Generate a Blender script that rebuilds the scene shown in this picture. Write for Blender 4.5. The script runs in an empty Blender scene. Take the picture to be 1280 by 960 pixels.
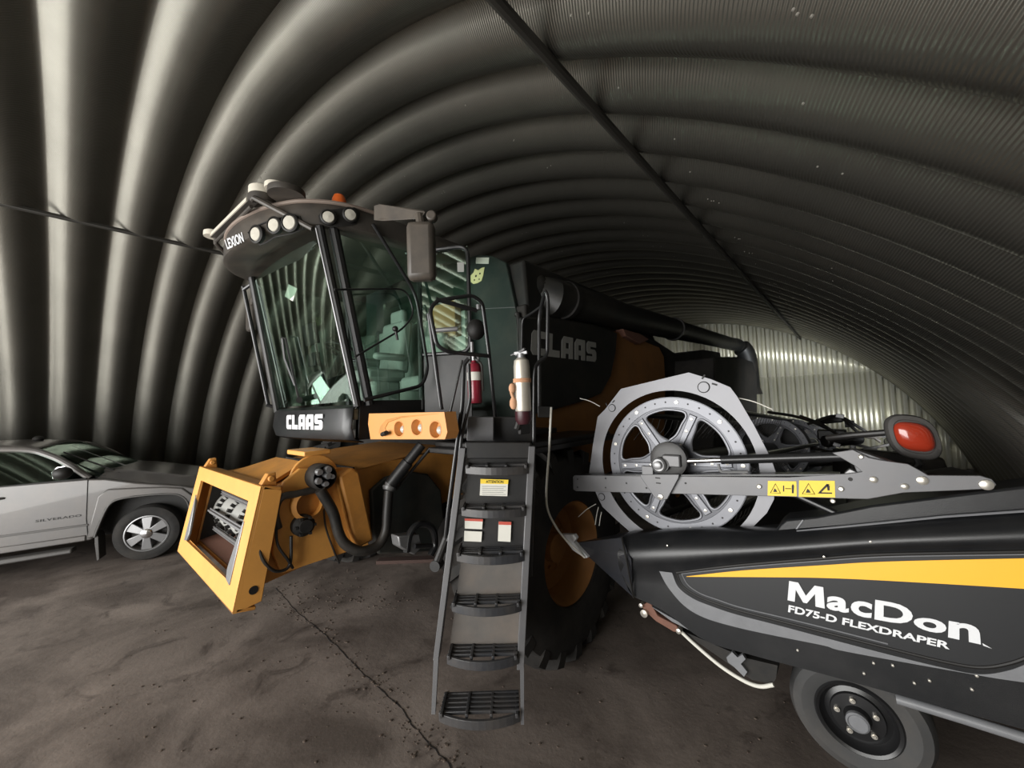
import bpy, bmesh, math, random
from mathutils import Vector as V, Matrix
random.seed(7)
sc = bpy.context.scene
COL = sc.collection
# ---------------------------------------------------------------- camera frame and measuring helpers
F, ROLL, H, PHI = 485.0, math.radians(2.0), 2.3, math.radians(41)
PITCH = math.atan((508-480)*math.cos(ROLL)/F)
fw = V((-math.sin(PHI)*math.cos(PITCH), math.cos(PHI)*math.cos(PITCH), math.sin(PITCH)))
r0 = V((math.cos(PHI), math.sin(PHI), 0)); u0 = r0.cross(fw)
rt = math.cos(ROLL)*r0 - math.sin(ROLL)*u0
up = math.sin(ROLL)*r0 + math.cos(ROLL)*u0
EYE = V((0, 0, H))
def ray(x, y): return fw + rt*((x-640)/F) - up*((y-480)/F)
def oX(x, y, X): d = ray(x, y); return EYE + d*(X/d.x)      # survey point on the plane X = const
def oY(x, y, Y): d = ray(x, y); return EYE + d*(Y/d.y)
def oZ(x, y, Z): d = ray(x, y); return EYE + d*((Z-H)/d.z)
def oD(x, y, D): return EYE + ray(x, y)*D                   # survey point at a measured depth
def oP(x, y, p, n): d = ray(x, y); return EYE + d*((V(p)-EYE).dot(n)/d.dot(n))
def zat(X, Y, py):                                          # height above (X, Y) that the survey saw at image row py
    a = V((X, Y, 0)); k = (480-py)/F                         # (a+z)·up = k (a+z)·fw
    return H + (k*a.dot(fw)-a.dot(up))/(up.z-k*fw.z)
cam_d = bpy.data.cameras.new('camera'); cam = bpy.data.objects.new('camera', cam_d); COL.objects.link(cam)
cam.matrix_world = Matrix(((rt.x, up.x, -fw.x, 0), (rt.y, up.y, -fw.y, 0), (rt.z, up.z, -fw.z, H), (0, 0, 0, 1)))
cam_d.sensor_width = 36; cam_d.lens = F/1280*36; cam_d.clip_start = .02
sc.camera = cam
# ---------------------------------------------------------------- materials
def lin(c):
    return tuple(((v/255)/12.92 if v/255 <= .04045 else ((v/255+.055)/1.055)**2.4) for v in c)+(1,)
def mat(name, c, rough=.5, metal=0., vary=.18, scale=6., dust=0., bump=0., spec=.5, coat=0., dustc=(120, 108, 94)):
    m = bpy.data.materials.new(name); m.use_nodes = True
    nt = m.node_tree; b = nt.nodes['Principled BSDF']; L = nt.links
    b.inputs['Roughness'].default_value = rough; b.inputs['Metallic'].default_value = metal
    b.inputs['Specular IOR Level'].default_value = spec; b.inputs['Coat Weight'].default_value = coat
    tc = nt.nodes.new('ShaderNodeNewGeometry')
    n = nt.nodes.new('ShaderNodeTexNoise'); n.inputs['Scale'].default_value = scale; n.inputs['Detail'].default_value = 6; n.inputs['Roughness'].default_value = .65
    L.new(tc.outputs['Position'], n.inputs['Vector'])
    mx = nt.nodes.new('ShaderNodeMix'); mx.data_type = 'RGBA'
    a = lin(c); mx.inputs[6].default_value = tuple(v*(1-vary) for v in a[:3])+(1,); mx.inputs[7].default_value = tuple(min(1, v*(1+vary)) for v in a[:3])+(1,)
    L.new(n.outputs['Fac'], mx.inputs[0]); out = mx.outputs[2]
    if dust > 0:
        n2 = nt.nodes.new('ShaderNodeTexNoise'); n2.inputs['Scale'].default_value = 2.3; n2.inputs['Detail'].default_value = 9; n2.inputs['Roughness'].default_value = .7
        L.new(tc.outputs['Position'], n2.inputs['Vector'])
        r = nt.nodes.new('ShaderNodeMapRange'); r.inputs[1].default_value = .42; r.inputs[2].default_value = .75; r.inputs[3].default_value = 0; r.inputs[4].default_value = dust
        L.new(n2.outputs['Fac'], r.inputs[0])
        m2 = nt.nodes.new('ShaderNodeMix'); m2.data_type = 'RGBA'; m2.inputs[7].default_value = lin(dustc)
        L.new(r.outputs[0], m2.inputs[0]); L.new(out, m2.inputs[6]); out = m2.outputs[2]
    L.new(out, b.inputs['Base Color'])
    if bump > 0:
        bp = nt.nodes.new('ShaderNodeBump'); bp.inputs['Strength'].default_value = bump; bp.inputs['Distance'].default_value = .01
        n3 = nt.nodes.new('ShaderNodeTexNoise'); n3.inputs['Scale'].default_value = scale*6; n3.inputs['Detail'].default_value = 4
        L.new(tc.outputs['Position'], n3.inputs['Vector']); L.new(n3.outputs['Fac'], bp.inputs['Height']); L.new(bp.outputs[0], b.inputs['Normal'])
    return m
def glass(name, tint, refl=.08, graz=.9):
    m = bpy.data.materials.new(name); m.use_nodes = True; nt = m.node_tree; nt.nodes.clear(); L = nt.links
    o = nt.nodes.new('ShaderNodeOutputMaterial'); mx = nt.nodes.new('ShaderNodeMixShader')
    t = nt.nodes.new('ShaderNodeBsdfTransparent'); t.inputs[0].default_value = tint+(1,)
    g = nt.nodes.new('ShaderNodeBsdfGlossy'); g.inputs['Roughness'].default_value = .02; g.inputs[0].default_value = (.80, 1, .88, 1)
    lw = nt.nodes.new('ShaderNodeLayerWeight'); lw.inputs[0].default_value = .35
    r = nt.nodes.new('ShaderNodeMapRange'); r.inputs[3].default_value = refl; r.inputs[4].default_value = graz
    L.new(lw.outputs['Facing'], r.inputs[0]); L.new(r.outputs[0], mx.inputs[0]); L.new(t.outputs[0], mx.inputs[1]); L.new(g.outputs[0], mx.inputs[2]); L.new(mx.outputs[0], o.inputs[0])
    return m
M = {}
M['black'] = mat('black_paint', (26, 26, 27), .42, vary=.25, dust=.10)
M['discweb'] = mat('grey_disc_web', (86, 87, 92), .36, metal=.4, vary=.12)
M['yellowside'] = mat('shaded_side_yellow', (150, 102, 52), .7, vary=.15, dust=.5, dustc=(92, 72, 50))  # darker copy of the yellow: shade on side panel and rim put into the colour
M['darkplate'] = mat('dark_greygreen_plate', (40, 43, 41), .55, vary=.15, dust=.2)  # dark tone that puts shade into the colour of the feeder side
M['grimy'] = mat('grimy_grey_plate', (92, 88, 84), .5, vary=.25, scale=9, dust=.5, dustc=(128, 112, 98))
M['step'] = mat('worn_step_metal', (52, 53, 56), .38, vary=.25, scale=18, dust=.25)
M['divider'] = mat('dark_divider_steel', (62, 64, 70), .28, metal=.4, vary=.2, dust=.15)
M['maroon'] = mat('dark_maroon_cup', (58, 26, 32), .4)
M['lip'] = mat('dusty_roof_edge', (122, 108, 98), .7, vary=.15)
M['wood'] = mat('dark_weathered_plank', (70, 52, 46), .85, vary=.3, scale=20)
M['rail'] = mat('black_rail_paint', (30, 30, 31), .3, vary=.2)
M['plastic'] = mat('black_moulded_plastic', (22, 23, 25), .34, vary=.2, scale=40, dust=.10, bump=.06, dustc=(105, 102, 100))
M['cabgrey'] = mat('dark_grey_roof_plastic', (60, 56, 52), .5, vary=.15, dust=.35)
M['green'] = mat('dark_green_paint', (31, 44, 40), .45, vary=.15, dust=.15)
M['sideblack'] = mat('blackish_side_panel', (24, 25, 24), .5, vary=.2, dust=.12)
M['yellow'] = mat('harvest_yellow_paint', (218, 156, 78), .5, vary=.06, dust=.3, dustc=(150, 108, 58))
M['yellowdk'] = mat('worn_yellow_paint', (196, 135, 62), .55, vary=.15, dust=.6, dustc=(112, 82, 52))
M['orange'] = mat('light_panel_yellow', (206, 142, 78), .45, vary=.05)
M['stripe'] = mat('yellow_stripe', (250, 186, 50), .4, vary=.04)
M['white'] = mat('white_lettering', (225, 226, 228), .5, vary=.05)
M['greyletter'] = mat('grey_lettering', (150, 150, 146), .6, vary=.12)
M['tyre'] = mat('tyre_rubber', (24, 23, 22), .85, vary=.25, dust=.22, bump=.15, dustc=(96, 88, 80))
M['wheelrubber'] = mat('grey_rubber', (62, 62, 62), .8, vary=.12, dust=.2, bump=.1)
M['steel'] = mat('galvanised_plate', (140, 140, 144), .5, metal=.3, vary=.05, scale=10)
M['disc'] = mat('silver_disc', (118, 119, 124), .4, metal=.4, vary=.08)
M['armgrey'] = mat('grey_arm_paint', (100, 100, 102), .42, metal=.3, vary=.12, dust=.12)
M['bolt'] = mat('zinc_bolt', (205, 200, 190), .3, metal=.7, vary=.1)
M['chrome'] = mat('chrome', (220, 220, 222), .12, metal=1., vary=.03)
M['hose'] = mat('black_rubber_hose', (30, 29, 28), .5, vary=.2, dust=.3)
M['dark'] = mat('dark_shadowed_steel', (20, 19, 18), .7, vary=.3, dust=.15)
M['galv'] = mat('grey_steel', (138, 138, 139), .4, metal=.6, vary=.12)
M['rust'] = mat('rusty_steel', (118, 82, 68), .75, vary=.25, scale=20)
M['band'] = mat('grey_band', (116, 117, 120), .40, vary=.18, scale=14, dust=.3, dustc=(150, 150, 150))
M['panel'] = mat('logo_panel_plastic', (29, 30, 32), .45, vary=.15, scale=20)
M['lens'] = mat('clear_lamp_lens', (190, 186, 174), .1, vary=.03, coat=1)
M['redlens'] = mat('orange_red_lens', (160, 52, 32), .18, vary=.1, coat=.6)
M['amber'] = mat('amber_beacon', (238, 108, 34), .2, vary=.05, coat=.5)
M['antenna'] = mat('cream_antenna_plastic', (196, 190, 176), .5, vary=.08)
M['red'] = mat('red_extinguisher', (132, 30, 48), .3, vary=.12, coat=.4)
M['silver'] = mat('silver_cylinder', (206, 200, 188), .35, metal=.5, vary=.12, dust=.2)
M['tan'] = mat('tan_cord', (196, 150, 118), .9, vary=.2, scale=50)
M['label'] = mat('white_label', (218, 216, 206), .6, vary=.05)
M['labely'] = mat('yellow_label', (240, 206, 62), .5, vary=.05)
M['labelred'] = mat('red_label', (190, 78, 62), .6, vary=.08)
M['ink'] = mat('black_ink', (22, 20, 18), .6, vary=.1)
M['truck'] = mat('silver_truck_paint', (84, 82, 81), .36, metal=.2, vary=.05, dust=.15, coat=.3)
M['truckdk'] = mat('grey_truck_trim', (70, 68, 66), .5, vary=.1)
M['seat'] = mat('grey_seat_cloth', (150, 156, 150), .9, vary=.15)
M['cabin'] = mat('cab_lining', (150, 158, 150), .8, vary=.12)
M['cardboard'] = mat('brown_card', (150, 112, 66), .8, vary=.15)
M['cream'] = mat('cream_sticker', (212, 204, 150), .6, vary=.1, scale=30)
M['glassfront'] = glass('green_windscreen', (.72, .88, .80), .10, .9)
M['glassside'] = glass('green_side_glass', (.72, .88, .80), .10, .9)
M['truckglass'] = glass('dark_truck_glass', (.26, .34, .31), .05, .7)
M['mirror'] = mat('mirror_face', (200, 205, 205), .03, metal=1)
# ---------------------------------------------------------------- mesh building
class MB:
    def __init__(s): s.b = bmesh.new()
    def poly(s, pts):
        try: return s.b.faces.new([s.b.verts.new(V(p)) for p in pts])
        except ValueError: return None
    def prism(s, pts, vec):
        vec = V(vec); n = len(pts)
        a = [s.b.verts.new(V(p)) for p in pts]; c = [s.b.verts.new(V(p)+vec) for p in pts]
        s.b.faces.new(a[::-1]); s.b.faces.new(c)
        for i in range(n): s.b.faces.new((a[i], a[(i+1) % n], c[(i+1) % n], c[i]))
        return s
    def box(s, c, e, R=None):                        # centre, full sizes, optional 3x3 rotation
        c = V(c); h = V(e)/2; vs = []
        for x in (-1, 1):
            for y in (-1, 1):
                for z in (-1, 1):
                    d = V((x*h.x, y*h.y, z*h.z)); vs.append(s.b.verts.new(c+(R @ d if R else d)))
        for f in ((0, 1, 3, 2), (4, 6, 7, 5), (0, 4, 5, 1), (2, 3, 7, 6), (0, 2, 6, 4), (1, 5, 7, 3)): s.b.faces.new([vs[i] for i in f])
        return s
    def hexa(s, q0, q1):                             # two quads joined
        a = [s.b.verts.new(V(p)) for p in q0]; c = [s.b.verts.new(V(p)) for p in q1]
        s.b.faces.new(a[::-1]); s.b.faces.new(c)
        for i in range(4): s.b.faces.new((a[i], a[(i+1) % 4], c[(i+1) % 4], c[i]))
        return s
    def tube(s, path, r, seg=10, closed=False, caps=True):
        P = [V(p) for p in path]; n = len(P); rings = []
        T = []
        for i in range(n):
            a = P[(i-1) % n] if (i > 0 or closed) else P[i]; c = P[(i+1) % n] if (i < n-1 or closed) else P[i]
            T.append((c-a).normalized())
        u = T[0].orthogonal().normalized()
        for i in range(n):
            u = (u - T[i]*u.dot(T[i])).normalized(); w = T[i].cross(u); rr = r[i] if isinstance(r, (list, tuple)) else r
            rings.append([s.b.verts.new(P[i]+(u*math.cos(2*math.pi*k/seg)+w*math.sin(2*math.pi*k/seg))*rr) for k in range(seg)])
        for i in range(n if closed else n-1):
            A, B = rings[i], rings[(i+1) % n]
            for k in range(seg): s.b.faces.new((A[k], A[(k+1) % seg], B[(k+1) % seg], B[k]))
        if caps and not closed: s.b.faces.new(rings[0][::-1]); s.b.faces.new(rings[-1])
        return s
    def cyl(s, a, c, r, r1=None, seg=20): return s.tube([a, c], [r, r if r1 is None else r1], seg)
    def lathe(s, c, axis, prof, seg=48, closed=False):  # prof: (radius, along axis)
        c = V(c); ax = V(axis).normalized(); u = ax.orthogonal().normalized(); w = ax.cross(u); rings = []
        for (r, t) in prof: rings.append([s.b.verts.new(c+ax*t+(u*math.cos(2*math.pi*k/seg)+w*math.sin(2*math.pi*k/seg))*max(r, 1e-4)) for k in range(seg)])
        m = len(rings)
        for i in range(m if closed else m-1):
            A, B = rings[i], rings[(i+1) % m]
            for k in range(seg): s.b.faces.new((A[k], A[(k+1) % seg], B[(k+1) % seg], B[k]))
        return s
    def grid(s, rows, thick=None):
        R = [[s.b.verts.new(V(p)) for p in row] for row in rows]
        for i in range(len(R)-1):
            for k in range(len(R[0])-1): s.b.faces.new((R[i][k], R[i][k+1], R[i+1][k+1], R[i+1][k]))
        return s
    def ball(s, c, r, seg=16, half=False, sc3=(1, 1, 1)):
        c = V(c); N = seg//2; rows = []
        for i in range(N+1):
            th = math.pi*i/N*(.5 if half else 1)
            rows.append([c+V((r*sc3[0]*math.sin(th)*math.cos(2*math.pi*k/seg), r*sc3[1]*math.sin(th)*math.sin(2*math.pi*k/seg), r*sc3[2]*math.cos(th))) for k in range(seg+1)])
        return s.grid(rows)
WO = {}
def link(name, me, m, parent=None, kind=None, label=None):
    o = bpy.data.objects.new(name, me); COL.objects.link(o)
    if len(me.vertices):
        xs = [v.co for v in me.vertices]
        c = V([(min(p[i] for p in xs)+max(p[i] for p in xs))/2 for i in range(3)])
    else: c = V((0, 0, 0))
    if parent is None and kind != 'structure': c.z = min(p.z for p in xs)
    me.transform(Matrix.Translation(-c)); WO[o] = c
    if parent is not None: o.parent = parent; o.location = c-WO[parent]
    else: o.location = c
    if m is not None: me.materials.append(M[m] if isinstance(m, str) else m)
    if kind: o['kind'] = kind
    if label: o['label'] = label
    return o
def obj(name, mb, m, parent=None, kind=None, label=None, smooth=35, bevel=0., solid=0., sub=0):
    bmesh.ops.remove_doubles(mb.b, verts=mb.b.verts, dist=1e-5)
    bmesh.ops.recalc_face_normals(mb.b, faces=mb.b.faces)
    me = bpy.data.meshes.new(name); mb.b.to_mesh(me); mb.b.free()
    for p in me.polygons: p.use_smooth = True
    me.set_sharp_from_angle(angle=math.radians(smooth))
    o = link(name, me, m, parent, kind, label)
    if solid: md = o.modifiers.new('solid', 'SOLIDIFY'); md.thickness = solid; md.offset = 0
    if bevel: md = o.modifiers.new('bevel', 'BEVEL'); md.width = bevel; md.segments = 2; md.limit_method = 'ANGLE'; md.angle_limit = math.radians(40)
    if sub: md = o.modifiers.new('sub', 'SUBSURF'); md.levels = sub; md.render_levels = sub
    return o
def thing(name, loc, label, cat, group=None):
    o = bpy.data.objects.new(name, None); COL.objects.link(o); o.location = loc; WO[o] = V(loc); o.empty_display_size = .1
    o['label'] = label; o['category'] = cat
    if group: o['group'] = group
    return o
def tag(o, label, cat, group=None):
    o['label'] = label; o['category'] = cat
    if group: o['group'] = group
    return o
def dup(o, off, parent=None):
    c = o.copy(); COL.objects.link(c)
    if parent is not None: c.parent = parent; c.location = o.location + (V(off) if o.parent is parent else V((0, 0, 0)))
    WO[c] = WO[o]+V(off)
    for ch in list(o.children): dup(ch, off, c)
    return c
def curve_plate(loops, thick, O, ax, ay, az):
    """flat plate with holes: 2-D loops -> mesh placed at O with axes"""
    cu = bpy.data.curves.new('tmp', 'CURVE'); cu.dimensions = '2D'; cu.fill_mode = 'BOTH'; cu.extrude = thick/2
    for lp in loops:
        sp = cu.splines.new('POLY'); sp.points.add(len(lp)-1); sp.use_cyclic_u = True
        for p, q in zip(sp.points, lp): p.co = (q[0], q[1], 0, 1)
    return curve_mesh(cu, lambda v: V(O)+V(ax)*v.x+V(ay)*v.y+V(az)*v.z)
def curve_mesh(cu, fn):
    t = bpy.data.objects.new('tmp', cu); COL.objects.link(t); bpy.context.view_layer.update()
    dg = bpy.context.evaluated_depsgraph_get(); me = bpy.data.meshes.new_from_object(t.evaluated_get(dg))
    bpy.data.objects.remove(t); bpy.data.curves.remove(cu)
    for v in me.vertices: v.co = fn(v.co)
    b = MB(); b.b.from_mesh(me); bpy.data.meshes.remove(me); me = None
    return b
def text(body, quad, lift, bold=.0, shear=0., thick=.004, space=1.):
    """lettering stretched over a quad: bottom-left, bottom-right, top-right, top-left"""
    cu = bpy.data.curves.new('tmp', 'FONT'); cu.body = body; cu.offset = bold; cu.shear = shear; cu.space_character = space; cu.extrude = .5; cu.resolution_u = 4
    t = curve_mesh(cu, lambda v: v)
    vs = t.b.verts; x0 = min(v.co.x for v in vs); x1 = max(v.co.x for v in vs); y0 = min(v.co.y for v in vs); y1 = max(v.co.y for v in vs)
    A, B, C, D = [V(q) for q in quad]; n = (B-A).cross(D-A).normalized()
    for v in vs:
        a = (v.co.x-x0)/(x1-x0); c = (v.co.y-y0)/(y1-y0); zz = v.co.z
        v.co = (A*(1-a)+B*a)*(1-c)+(D*(1-a)+C*a)*c + n*(lift+zz*thick)
    return t
def text_fn(body, fn, bold=0., thick=.004, shear=0.):
    """lettering laid over a curved surface: fn(u, v, lift) -> point"""
    cu = bpy.data.curves.new('tmp', 'FONT'); cu.body = body; cu.offset = bold; cu.shear = shear; cu.extrude = .5; cu.resolution_u = 3
    t = curve_mesh(cu, lambda v: v); vs = t.b.verts; x0 = min(v.co.x for v in vs); x1 = max(v.co.x for v in vs); y0 = min(v.co.y for v in vs); y1 = max(v.co.y for v in vs)
    bmesh.ops.subdivide_edges(t.b, edges=[e for e in t.b.edges if e.calc_length() > .25], cuts=2)
    for v in vs: v.co = fn((v.co.x-x0)/(x1-x0), (v.co.y-y0)/(y1-y0), (v.co.z+.5)*thick)
    return t
GL = {'C': [[(.15, 0), (1, 0), (1, .3), (.4, .3), (.4, .7), (1, .7), (1, 1), (.15, 1), (0, .85), (0, .15)]],
      'L': [[(0, 0), (1, 0), (1, .3), (.4, .3), (.4, 1), (0, 1)]],
      'A': [[(0, 0), (.36, 0), (.36, .72), (.64, .72), (.64, 0), (1, 0), (1, 1), (.2, 1), (0, .8)], [(.36, .22), (.64, .22), (.64, .46), (.36, .46)]],
      'S': [[(0, 0), (.85, 0), (1, .14), (1, .5), (.85, .62), (.4, .62), (.4, .74), (1, .74), (1, 1), (.15, 1), (0, .86), (0, .5), (.15, .38), (.6, .38), (.6, .26), (0, .26)]]}
def blocktext_fn(word, fn, gap=.16, thick=.004):
    mb = MB(); W = len(word)*(1+gap)-gap
    for i, ch in enumerate(word):
        for pl in GL[ch]:
            a = [mb.b.verts.new(fn((i*(1+gap)+x)/W, y, 0)) for x, y in pl]; c = [mb.b.verts.new(fn((i*(1+gap)+x)/W, y, thick)) for x, y in pl]; n = len(pl)
            mb.b.faces.new(a[::-1]); mb.b.faces.new(c)
            for k in range(n): mb.b.faces.new((a[k], a[(k+1) % n], c[(k+1) % n], c[k]))
    return mb
def blocktext(word, quad, lift, gap=.16, thick=.004):
    A, B, C, D = [V(q) for q in quad]; n = (B-A).cross(D-A).normalized(); mb = MB(); W = len(word)*(1+gap)-gap
    for i, ch in enumerate(word):
        for pl in GL[ch]:
            q = []
            for (x, y) in pl:
                a = (i*(1+gap)+x)/W; q.append((A*(1-a)+B*a)*(1-y)+(D*(1-a)+C*a)*y+n*lift)
            mb.prism(q, n*thick)
    return mb
def rnd(path, rad, n=5):
    """round the corners of a path"""
    P = [V(p) for p in path]; out = [P[0]]
    for i in range(1, len(P)-1):
        a, b, c = P[i-1], P[i], P[i+1]; r = min(rad, (a-b).length*.45, (c-b).length*.45)
        p, q = b+(a-b).normalized()*r, b+(c-b).normalized()*r
        for k in range(n+1):
            t = k/n; out.append(p*(1-t)**2+b*2*t*(1-t)+q*t*t)
    return out+[P[-1]]
def spline(path, n=6):
    P = [V(p) for p in path]; P = [P[0]*2-P[1]]+P+[P[-1]*2-P[-2]]; out = []
    for i in range(1, len(P)-2):
        for k in range(n):
            t = k/n; a, b, c, d = P[i-1:i+3]
            out.append(.5*((2*b)+(c-a)*t+(2*a-5*b+4*c-d)*t*t+(3*b-a-3*c+d)*t**3))
    return out+[P[-2]]
# ---------------------------------------------------------------- the setting
BL = 17.5; CX, CZ, RR = -.2975*BL, -.2917*BL+H, .4743*BL; Y0, Y1 = -5.5, BL
th0 = math.acos(max(-1, (0-CZ)/RR))                         # angle from straight up to floor level
RIB = .61; AMP = .10; PHASE = .06
def shell(mb):
    NA, NY = 96, int((Y1-Y0)/RIB*12); uv = mb.b.loops.layers.uv.new('UVMap'); rows = []; q = {}
    for i in range(NA+1):
        th = -th0-.01+(2*th0+.02)*i/NA; row = []
        for k in range(NY+1):
            y = Y0+(Y1-Y0)*k/NY; ph = 2*math.pi*(y-PHASE)/RIB
            r = RR+.04-AMP*(2*math.sqrt(math.cos(ph/2)**2+.012)-1.05)
            v = mb.b.verts.new((CX+r*math.sin(th), y, CZ+r*math.cos(th))); q[v] = (th*RR, y); row.append(v)
        rows.append(row)
    for i in range(NA):
        for k in range(NY):
            f = mb.b.faces.new((rows[i][k], rows[i][k+1], rows[i+1][k+1], rows[i+1][k]))
            for lp in f.loops: lp[uv].uv = q[lp.vert]
m = bpy.data.materials.new('galvanised_arch_steel'); m.use_nodes = True; nt = m.node_tree; L = nt.links; b = nt.nodes['Principled BSDF']
b.inputs['Metallic'].default_value = .9; b.inputs['Roughness'].default_value = .34
uvn = nt.nodes.new('ShaderNodeUVMap'); wv = nt.nodes.new('ShaderNodeTexWave'); wv.bands_direction = 'X'; wv.inputs['Scale'].default_value = 16; wv.inputs['Distortion'].default_value = .3; wv.inputs['Detail'].default_value = 0
L.new(uvn.outputs[0], wv.inputs['Vector'])
bp = nt.nodes.new('ShaderNodeBump'); bp.inputs['Strength'].default_value = .55; bp.inputs['Distance'].default_value = .006
L.new(wv.outputs['Fac'], bp.inputs['Height']); L.new(bp.outputs[0], b.inputs['Normal'])
n1 = nt.nodes.new('ShaderNodeTexNoise'); n1.inputs['Scale'].default_value = 1.2; n1.inputs['Detail'].default_value = 8; L.new(uvn.outputs[0], n1.inputs['Vector'])
mx = nt.nodes.new('ShaderNodeMix'); mx.data_type = 'RGBA'; mx.inputs[6].default_value = lin((118, 116, 109)); mx.inputs[7].default_value = lin((146, 143, 134)); L.new(n1.outputs['Fac'], mx.inputs[0]); L.new(mx.outputs[2], b.inputs['Base Color'])
M['arch'] = m
mb = MB(); shell(mb)
ceil = obj('ceiling', mb, 'arch', kind='structure', smooth=60)
def arch_pt(th, y, inset=0.): r = RR-inset; return V((CX+r*math.sin(th), y, CZ+r*math.cos(th)))
# dark stiffener pipe along the crown's right side, a second one down the left
def th_of(px, py):
    d = ray(px, py); ox, oz = 0-CX, H-CZ; A = d.x**2+d.z**2; B = 2*(d.x*ox+d.z*oz); C = ox*ox+oz*oz-(RR-.1)**2
    t = (-B+math.sqrt(B*B-4*A*C))/(2*A); return math.atan2(d.x*t+ox, d.z*t+oz)
M['pipe'] = mat('dark_conduit', (44, 42, 38), .6)
t1 = th_of(770, 170); t2 = th_of(120, 286)
obj('trim_1', MB().tube([arch_pt(t1, Y0+.05, .09), arch_pt(t1, Y1-.05, .09)], .035, 10), 'pipe', kind='structure')
mb = MB(); mb.box(arch_pt(t2, (Y0+Y1)/2, .035), (.05, Y1-Y0-.1, .05), Matrix.Rotation(t2, 3, 'Y')); obj('trim_2', mb, 'pipe', kind='structure', bevel=.008)
# bolt heads on the arch panels
mb = MB()
for i in range(260):
    y = .35+RIB*random.randint(2, 24)+PHASE; th = random.choice([-.62, -.32, -.05, .12, .36, .55, .68])+random.uniform(-.012, .012)
    dy = random.uniform(-.03, .03); ph = 2*math.pi*dy/RIB; c = arch_pt(th, y+dy, -.04+AMP*(2*math.sqrt(math.cos(ph/2)**2+.012)-1.05)); d = V((math.sin(th), 0, math.cos(th)))
    mb.lathe(c, -d, [(.0055, -.004), (.0055, .004), (.0, .005)], 6)
obj('bolt_head', mb, 'bolt', ceil, kind='stuff')
# ---- floor
m = bpy.data.materials.new('dirty_concrete'); m.use_nodes = True; nt = m.node_tree; L = nt.links; b = nt.nodes['Principled BSDF']; b.inputs['Roughness'].default_value = .62
g = nt.nodes.new('ShaderNodeNewGeometry')
def noise(s, d=8, r=.6, dist=0):
    n = nt.nodes.new('ShaderNodeTexNoise'); n.inputs['Scale'].default_value = s; n.inputs['Detail'].default_value = d; n.inputs['Roughness'].default_value = r; n.inputs['Distortion'].default_value = dist; L.new(g.outputs['Position'], n.inputs['Vector']); return n.outputs['Fac']
def ramp(src, a, c): 
    r = nt.nodes.new('ShaderNodeMapRange'); r.inputs[1].default_value = a; r.inputs[2].default_value = c; L.new(src, r.inputs[0]); return r.outputs[0]
def mix(f, A, B):
    x = nt.nodes.new('ShaderNodeMix'); x.data_type = 'RGBA'; L.new(f, x.inputs[0])
    for k, q in ((6, A), (7, B)):
        if isinstance(q, tuple): x.inputs[k].default_value = lin(q)
        else: L.new(q, x.inputs[k])
    return x.outputs[2]
c = mix(ramp(noise(.9, 9, .62, .5), .38, .66), (86, 77, 71), (134, 123, 115))
c = mix(ramp(noise(2.7, 10, .65, .8), .55, .72), c, (70, 61, 56))
c = mix(ramp(noise(30, 6, .7), .62, .8), c, (140, 126, 114))
c = mix(ramp(noise(70, 4, .7), .66, .74), c, (48, 41, 37))
L.new(c, b.inputs['Base Color'])
bp = nt.nodes.new('ShaderNodeBump'); bp.inputs['Strength'].default_value = .35; bp.inputs['Distance'].default_value = .01; L.new(noise(22, 8, .7), bp.inputs['Height']); L.new(bp.outputs[0], b.inputs['Normal'])
M['floor'] = m
mb = MB(); mb.box((CX, 5, -.1), (19, 28, .2)); obj('floor', mb, 'floor', kind='structure')
# crack in the slab: a dark sunken seam with crumbs of dirt beside it
M['crack'] = mat('dark_crack', (30, 25, 22), .95)
ck = [oZ(x, y, 0) for x, y in [(345, 735), (362, 755), (380, 772), (402, 790), (425, 812), (450, 838), (475, 862), (500, 884), (515, 905), (540, 932), (565, 962), (600, 1010)]]
pts = spline(ck, 5); mb = MB()
for i in range(len(pts)-1):
    a, b_ = pts[i], pts[i+1]; j = V((random.uniform(-.008, .008), random.uniform(-.008, .008), 0)); w = V((b_-a)).cross(V((0, 0, 1))).normalized()*random.uniform(.002, .006)
    pts[i+1] = b_+j
    mb.prism([a-w+V((0, 0, -.002)), b_+j-w+V((0, 0, -.002)), b_+j+w+V((0, 0, -.002)), a+w+V((0, 0, -.002))], (0, 0, .0045))
obj('trim_3', mb, 'crack', kind='structure')
mb = MB()
def crumb(p, r):
    s = [random.uniform(.6, 1.2) for _ in range(3)]; mb.ball(p+V((0, 0, r*.3)), r, 6, sc3=(s[0], s[1], s[2]*.45))
for i in range(300):
    k = random.randrange(len(pts)); crumb(pts[k]+V((random.gauss(0, .09), random.gauss(0, .09), 0)), random.choice([.004, .006, .008, .013]))
for i in range(330):
    crumb(oZ(random.uniform(100, 1000), random.uniform(735, 955), 0), random.choice([.003, .004, .005, .008, .012]))
for i in range(260):
    crumb(oZ(random.gauss(410, 60), random.gauss(745, 14), 0), random.choice([.006, .009, .014]))
M['dirt'] = mat('dirt_crumbs', (88, 76, 67), .9, vary=.4, scale=60)
o = obj('dirt_crumbs', mb, 'dirt', kind='stuff'); tag(o, 'brown crumbs of dirt and chaff scattered on the concrete floor', 'dirt')
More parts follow.
